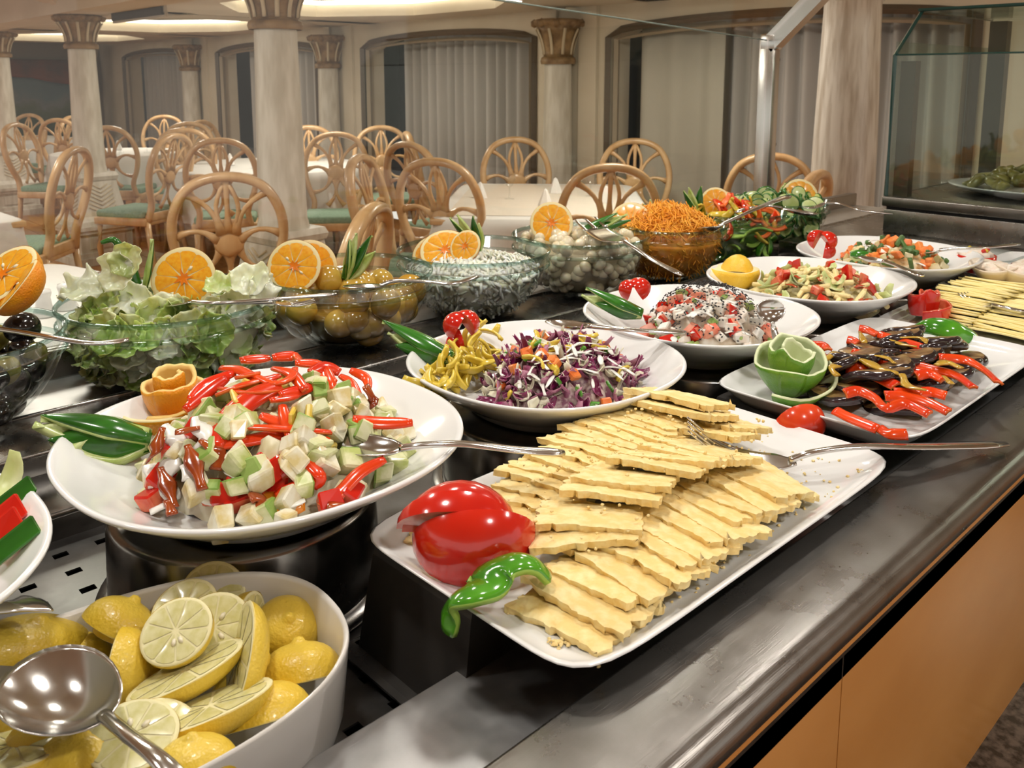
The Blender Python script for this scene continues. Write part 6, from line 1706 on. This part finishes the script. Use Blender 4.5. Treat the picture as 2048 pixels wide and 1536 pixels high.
# --- white cabbage
R = random.Random(34)
core('cabbage', .076, mat('cabbage_mass', (.76, .77, .56), .5, col2=(.86, .86, .76), scale=60, sss=.4), 'dense mass of shredded cabbage in the glass bowl', 'cabbage', .95, .02, 'cabbage_heap')
sh = MB(); c, r = BW['cabbage']
def shred_into(sh, R, nm, n, L, w, z1, dome_h, wall=.55, th=.0012, z0=.012):
    for (p, nn) in in_bowl(R, nm, n, .0075, z0, z1, wall, dome_h):
        d = rnd_dir(R); d = (d - nn * d.dot(nn) * .8).normalized(); l = L * R.uniform(.6, 1.4); bend = nn * R.uniform(-.001, .005)
        sh.tube([p - d * l / 2, p + bend, p + d * l / 2 - nn * .002], [(w * R.uniform(.5, 1.2), th)] * 3, 4, up=tuple(nn))
shred_into(sh, R, 'cabbage', 1200, .022, .0042, .080, .024)
sh.v = [(x - c[0], y - c[1], z - BZ) for (x, y, z) in sh.v]
sh.build('shredded_cabbage', mat('cabbage_shred', (.82, .83, .66), .4, col2=(.88, .88, .80), scale=40, coat=.15, sss=.4), None, (c[0], c[1], BZ), label='finely shredded white cabbage in the glass bowl', cat='cabbage', kind='stuff')
orange('orange slice lying twisted on the shredded cabbage', 890, 500, 'cabbage', 50, (-.05, .70, .68), .35, seeds=0)
orange('half-turned orange slice piece right of the twisted one', 930, 492, 'cabbage', 34, (-.4, .45, .75), .5, seeds=0, dz=-.01)
orange('orange slice under the twisted one in the cabbage bowl', 868, 512, 'cabbage', 44, (-.1, .5, .8), .3, seeds=0, dz=.01)
bowl_fan('upright cucumber fan in the cabbage bowl', 'cabbage', (955, 505), [(898, 436), (915, 428), (945, 432), (958, 445)], .013, .03)

# --- pearl onions
R = random.Random(35)
M_on = mat('pearl_onion', (.70, .61, .42), .18, col2=(.80, .73, .56), scale=14, coat=.6, rand=.10, stretch=(1, 1, .3), sss=.4)
on = bl('pearl_onion', (.0125, .0125, .0115), M_on, .12)
scatter(R, 'pearl_onion', on, in_bowl(R, 'onion', 230, .0105, .016, .102, .70, .018), 'shiny pickled pearl onion in the glass bowl', 'onion', 'pickled pearl onions', s=(.85, 1.2))
core('onion', .092, mat('onion_brine', (.62, .54, .36), .3), 'pale brine in the pearl onion bowl', 'brine', .86, 0, 'onion_brine')
orange('orange half standing upright in the pearl onion bowl', 1103, 446, 'onion', 43, (-.02, .30, .93), .5, seeds=0)
cO = BW['onion'][0]
cucumber_fan('dark cucumber fan lying behind the wide fork', onray(1150, 470, *cO), [onray(1235, 425, *cO), onray(1255, 430, *cO), onray(1262, 440, *cO)], .013, [vdir(-.2, .9, .3), vdir(.1, .6, .7), vdir(.2, .3, .9)], .008)

# --- grated carrot
R = random.Random(36)
core('carrot', .085, mat('carrot_mass', (.80, .26, .012), .5, col2=(.88, .36, .03), scale=60), 'dense grated carrot heap in the glass bowl', 'carrot', .97, .062, 'carrot_heap')
sh = MB(); c, r = BW['carrot']
shred_into(sh, R, 'carrot', 2200, .030, .0013, .090, .068, .4, .0010)
sh.v = [(x - c[0], y - c[1], z - BZ) for (x, y, z) in sh.v]
sh.build('grated_carrot', mat('carrot_shred', (.88, .33, .015), .4, col2=(.92, .43, .04), scale=30), None, (c[0], c[1], BZ), label='fine orange grated carrot heaped in the glass bowl', cat='carrot', kind='stuff')
orange('pale orange slice behind the grated carrot', 1262, 444, 'carrot', 42, (-.1, .45, .85), .3, seeds=0, dz=-.02)
bowl_fan('small cucumber fan peeking out behind the carrot', 'carrot', (1300, 440), [(1285, 408), (1302, 398), (1315, 408), (1330, 405)], .009, .06)

# --- peppers
R = random.Random(37)
for (nm_, col_, lab, n_) in (('red', [M_red, M_redin], 'red', 26), ('yellow', [M_ystrip, M_ystrip], 'yellow', 22), ('green', [M_gpep, M_gpepin], 'green', 46)):
    ms = strip_meshes('pepper_strip', R, 4, (.022, .036), (1.2, 2.4), .006, .004, col_)
    pts = in_bowl(R, 'pepper', n_, .012, .015 if nm_ == 'green' else .06, .07 if nm_ == 'green' else .105, .8 if nm_ == 'green' else .4, .03)
    scatter(R, 'pepper_strip', ms, pts, lab + ' pepper strip in the bowl of mixed peppers', 'pepper', lab + ' strips in the mixed pepper bowl', s=(1.0, 1.5))
core('pepper', .075, mat('green_pepper_mass', (.04, .12, .012), .4, col2=(.10, .22, .03), scale=30), 'green pepper mass in the mixed pepper bowl', 'pepper', .8, .02, 'pepper_heap')
orange('orange half standing in the mixed pepper bowl', 1432, 405, 'pepper', 31, (.0, .3, .92), .5, seeds=1)
orange('orange slice edge behind the orange half in the pepper bowl', 1452, 408, 'pepper', 26, (.3, .3, .9), .4, seeds=0, dz=.01)
bowl_fan('pale upright cucumber fan at the left of the pepper bowl', 'pepper', (1392, 435), [(1366, 382), (1378, 374), (1402, 372)], .014, -.01)

# --- cucumber slices
R = random.Random(38)
def cslice():
    b = MB(); b.lathe([(0, .003), (.019, .003), (.0212, .0026), (.0218, .0), (.0212, -.0026), (.019, -.003), (0, -.003)], 20, mi=[0, 1, 1, 1, 1, 0]); return b.mesh('cucumber_slice', [M_cslc, M_cskin])
M_cslc = mat('cucumber_slice_flesh', (.52, .62, .22), .3, col2=(.68, .74, .40), scale=30, coat=.3, rand=.1)
cs = [cslice()]
scatter(R, 'cucumber_slice', cs, in_bowl(R, 'cucumber', 130, .010, .018, .100, .6, .035), 'round cucumber slice in the last glass bowl', 'cucumber', 'cucumber slices in the last bowl', mode=.9)
core('cucumber', .08, mat('cucumber_mass', (.30, .40, .10), .4), 'cucumber mass in the last glass bowl', 'cucumber', .75, .02, 'cucumber_heap')
orange('orange half in the cucumber bowl, next to the marble column', 1600, 394, 'cucumber', 37, (.0, .30, .92), .5, seeds=0)
obj('cucumber_slice', cs[0], None, M=frame(onray(1597, 386, *[v - .02 for v in BW['cucumber'][0]]), vdir(0, .3, .9), rtv, .9), label='single cucumber slice stuck on the orange half', cat='cucumber')
bowl_fan('thin green cucumber sliver behind the last orange half', 'cucumber', (1560, 385), [(1580, 360), (1572, 366)], .006, .03)
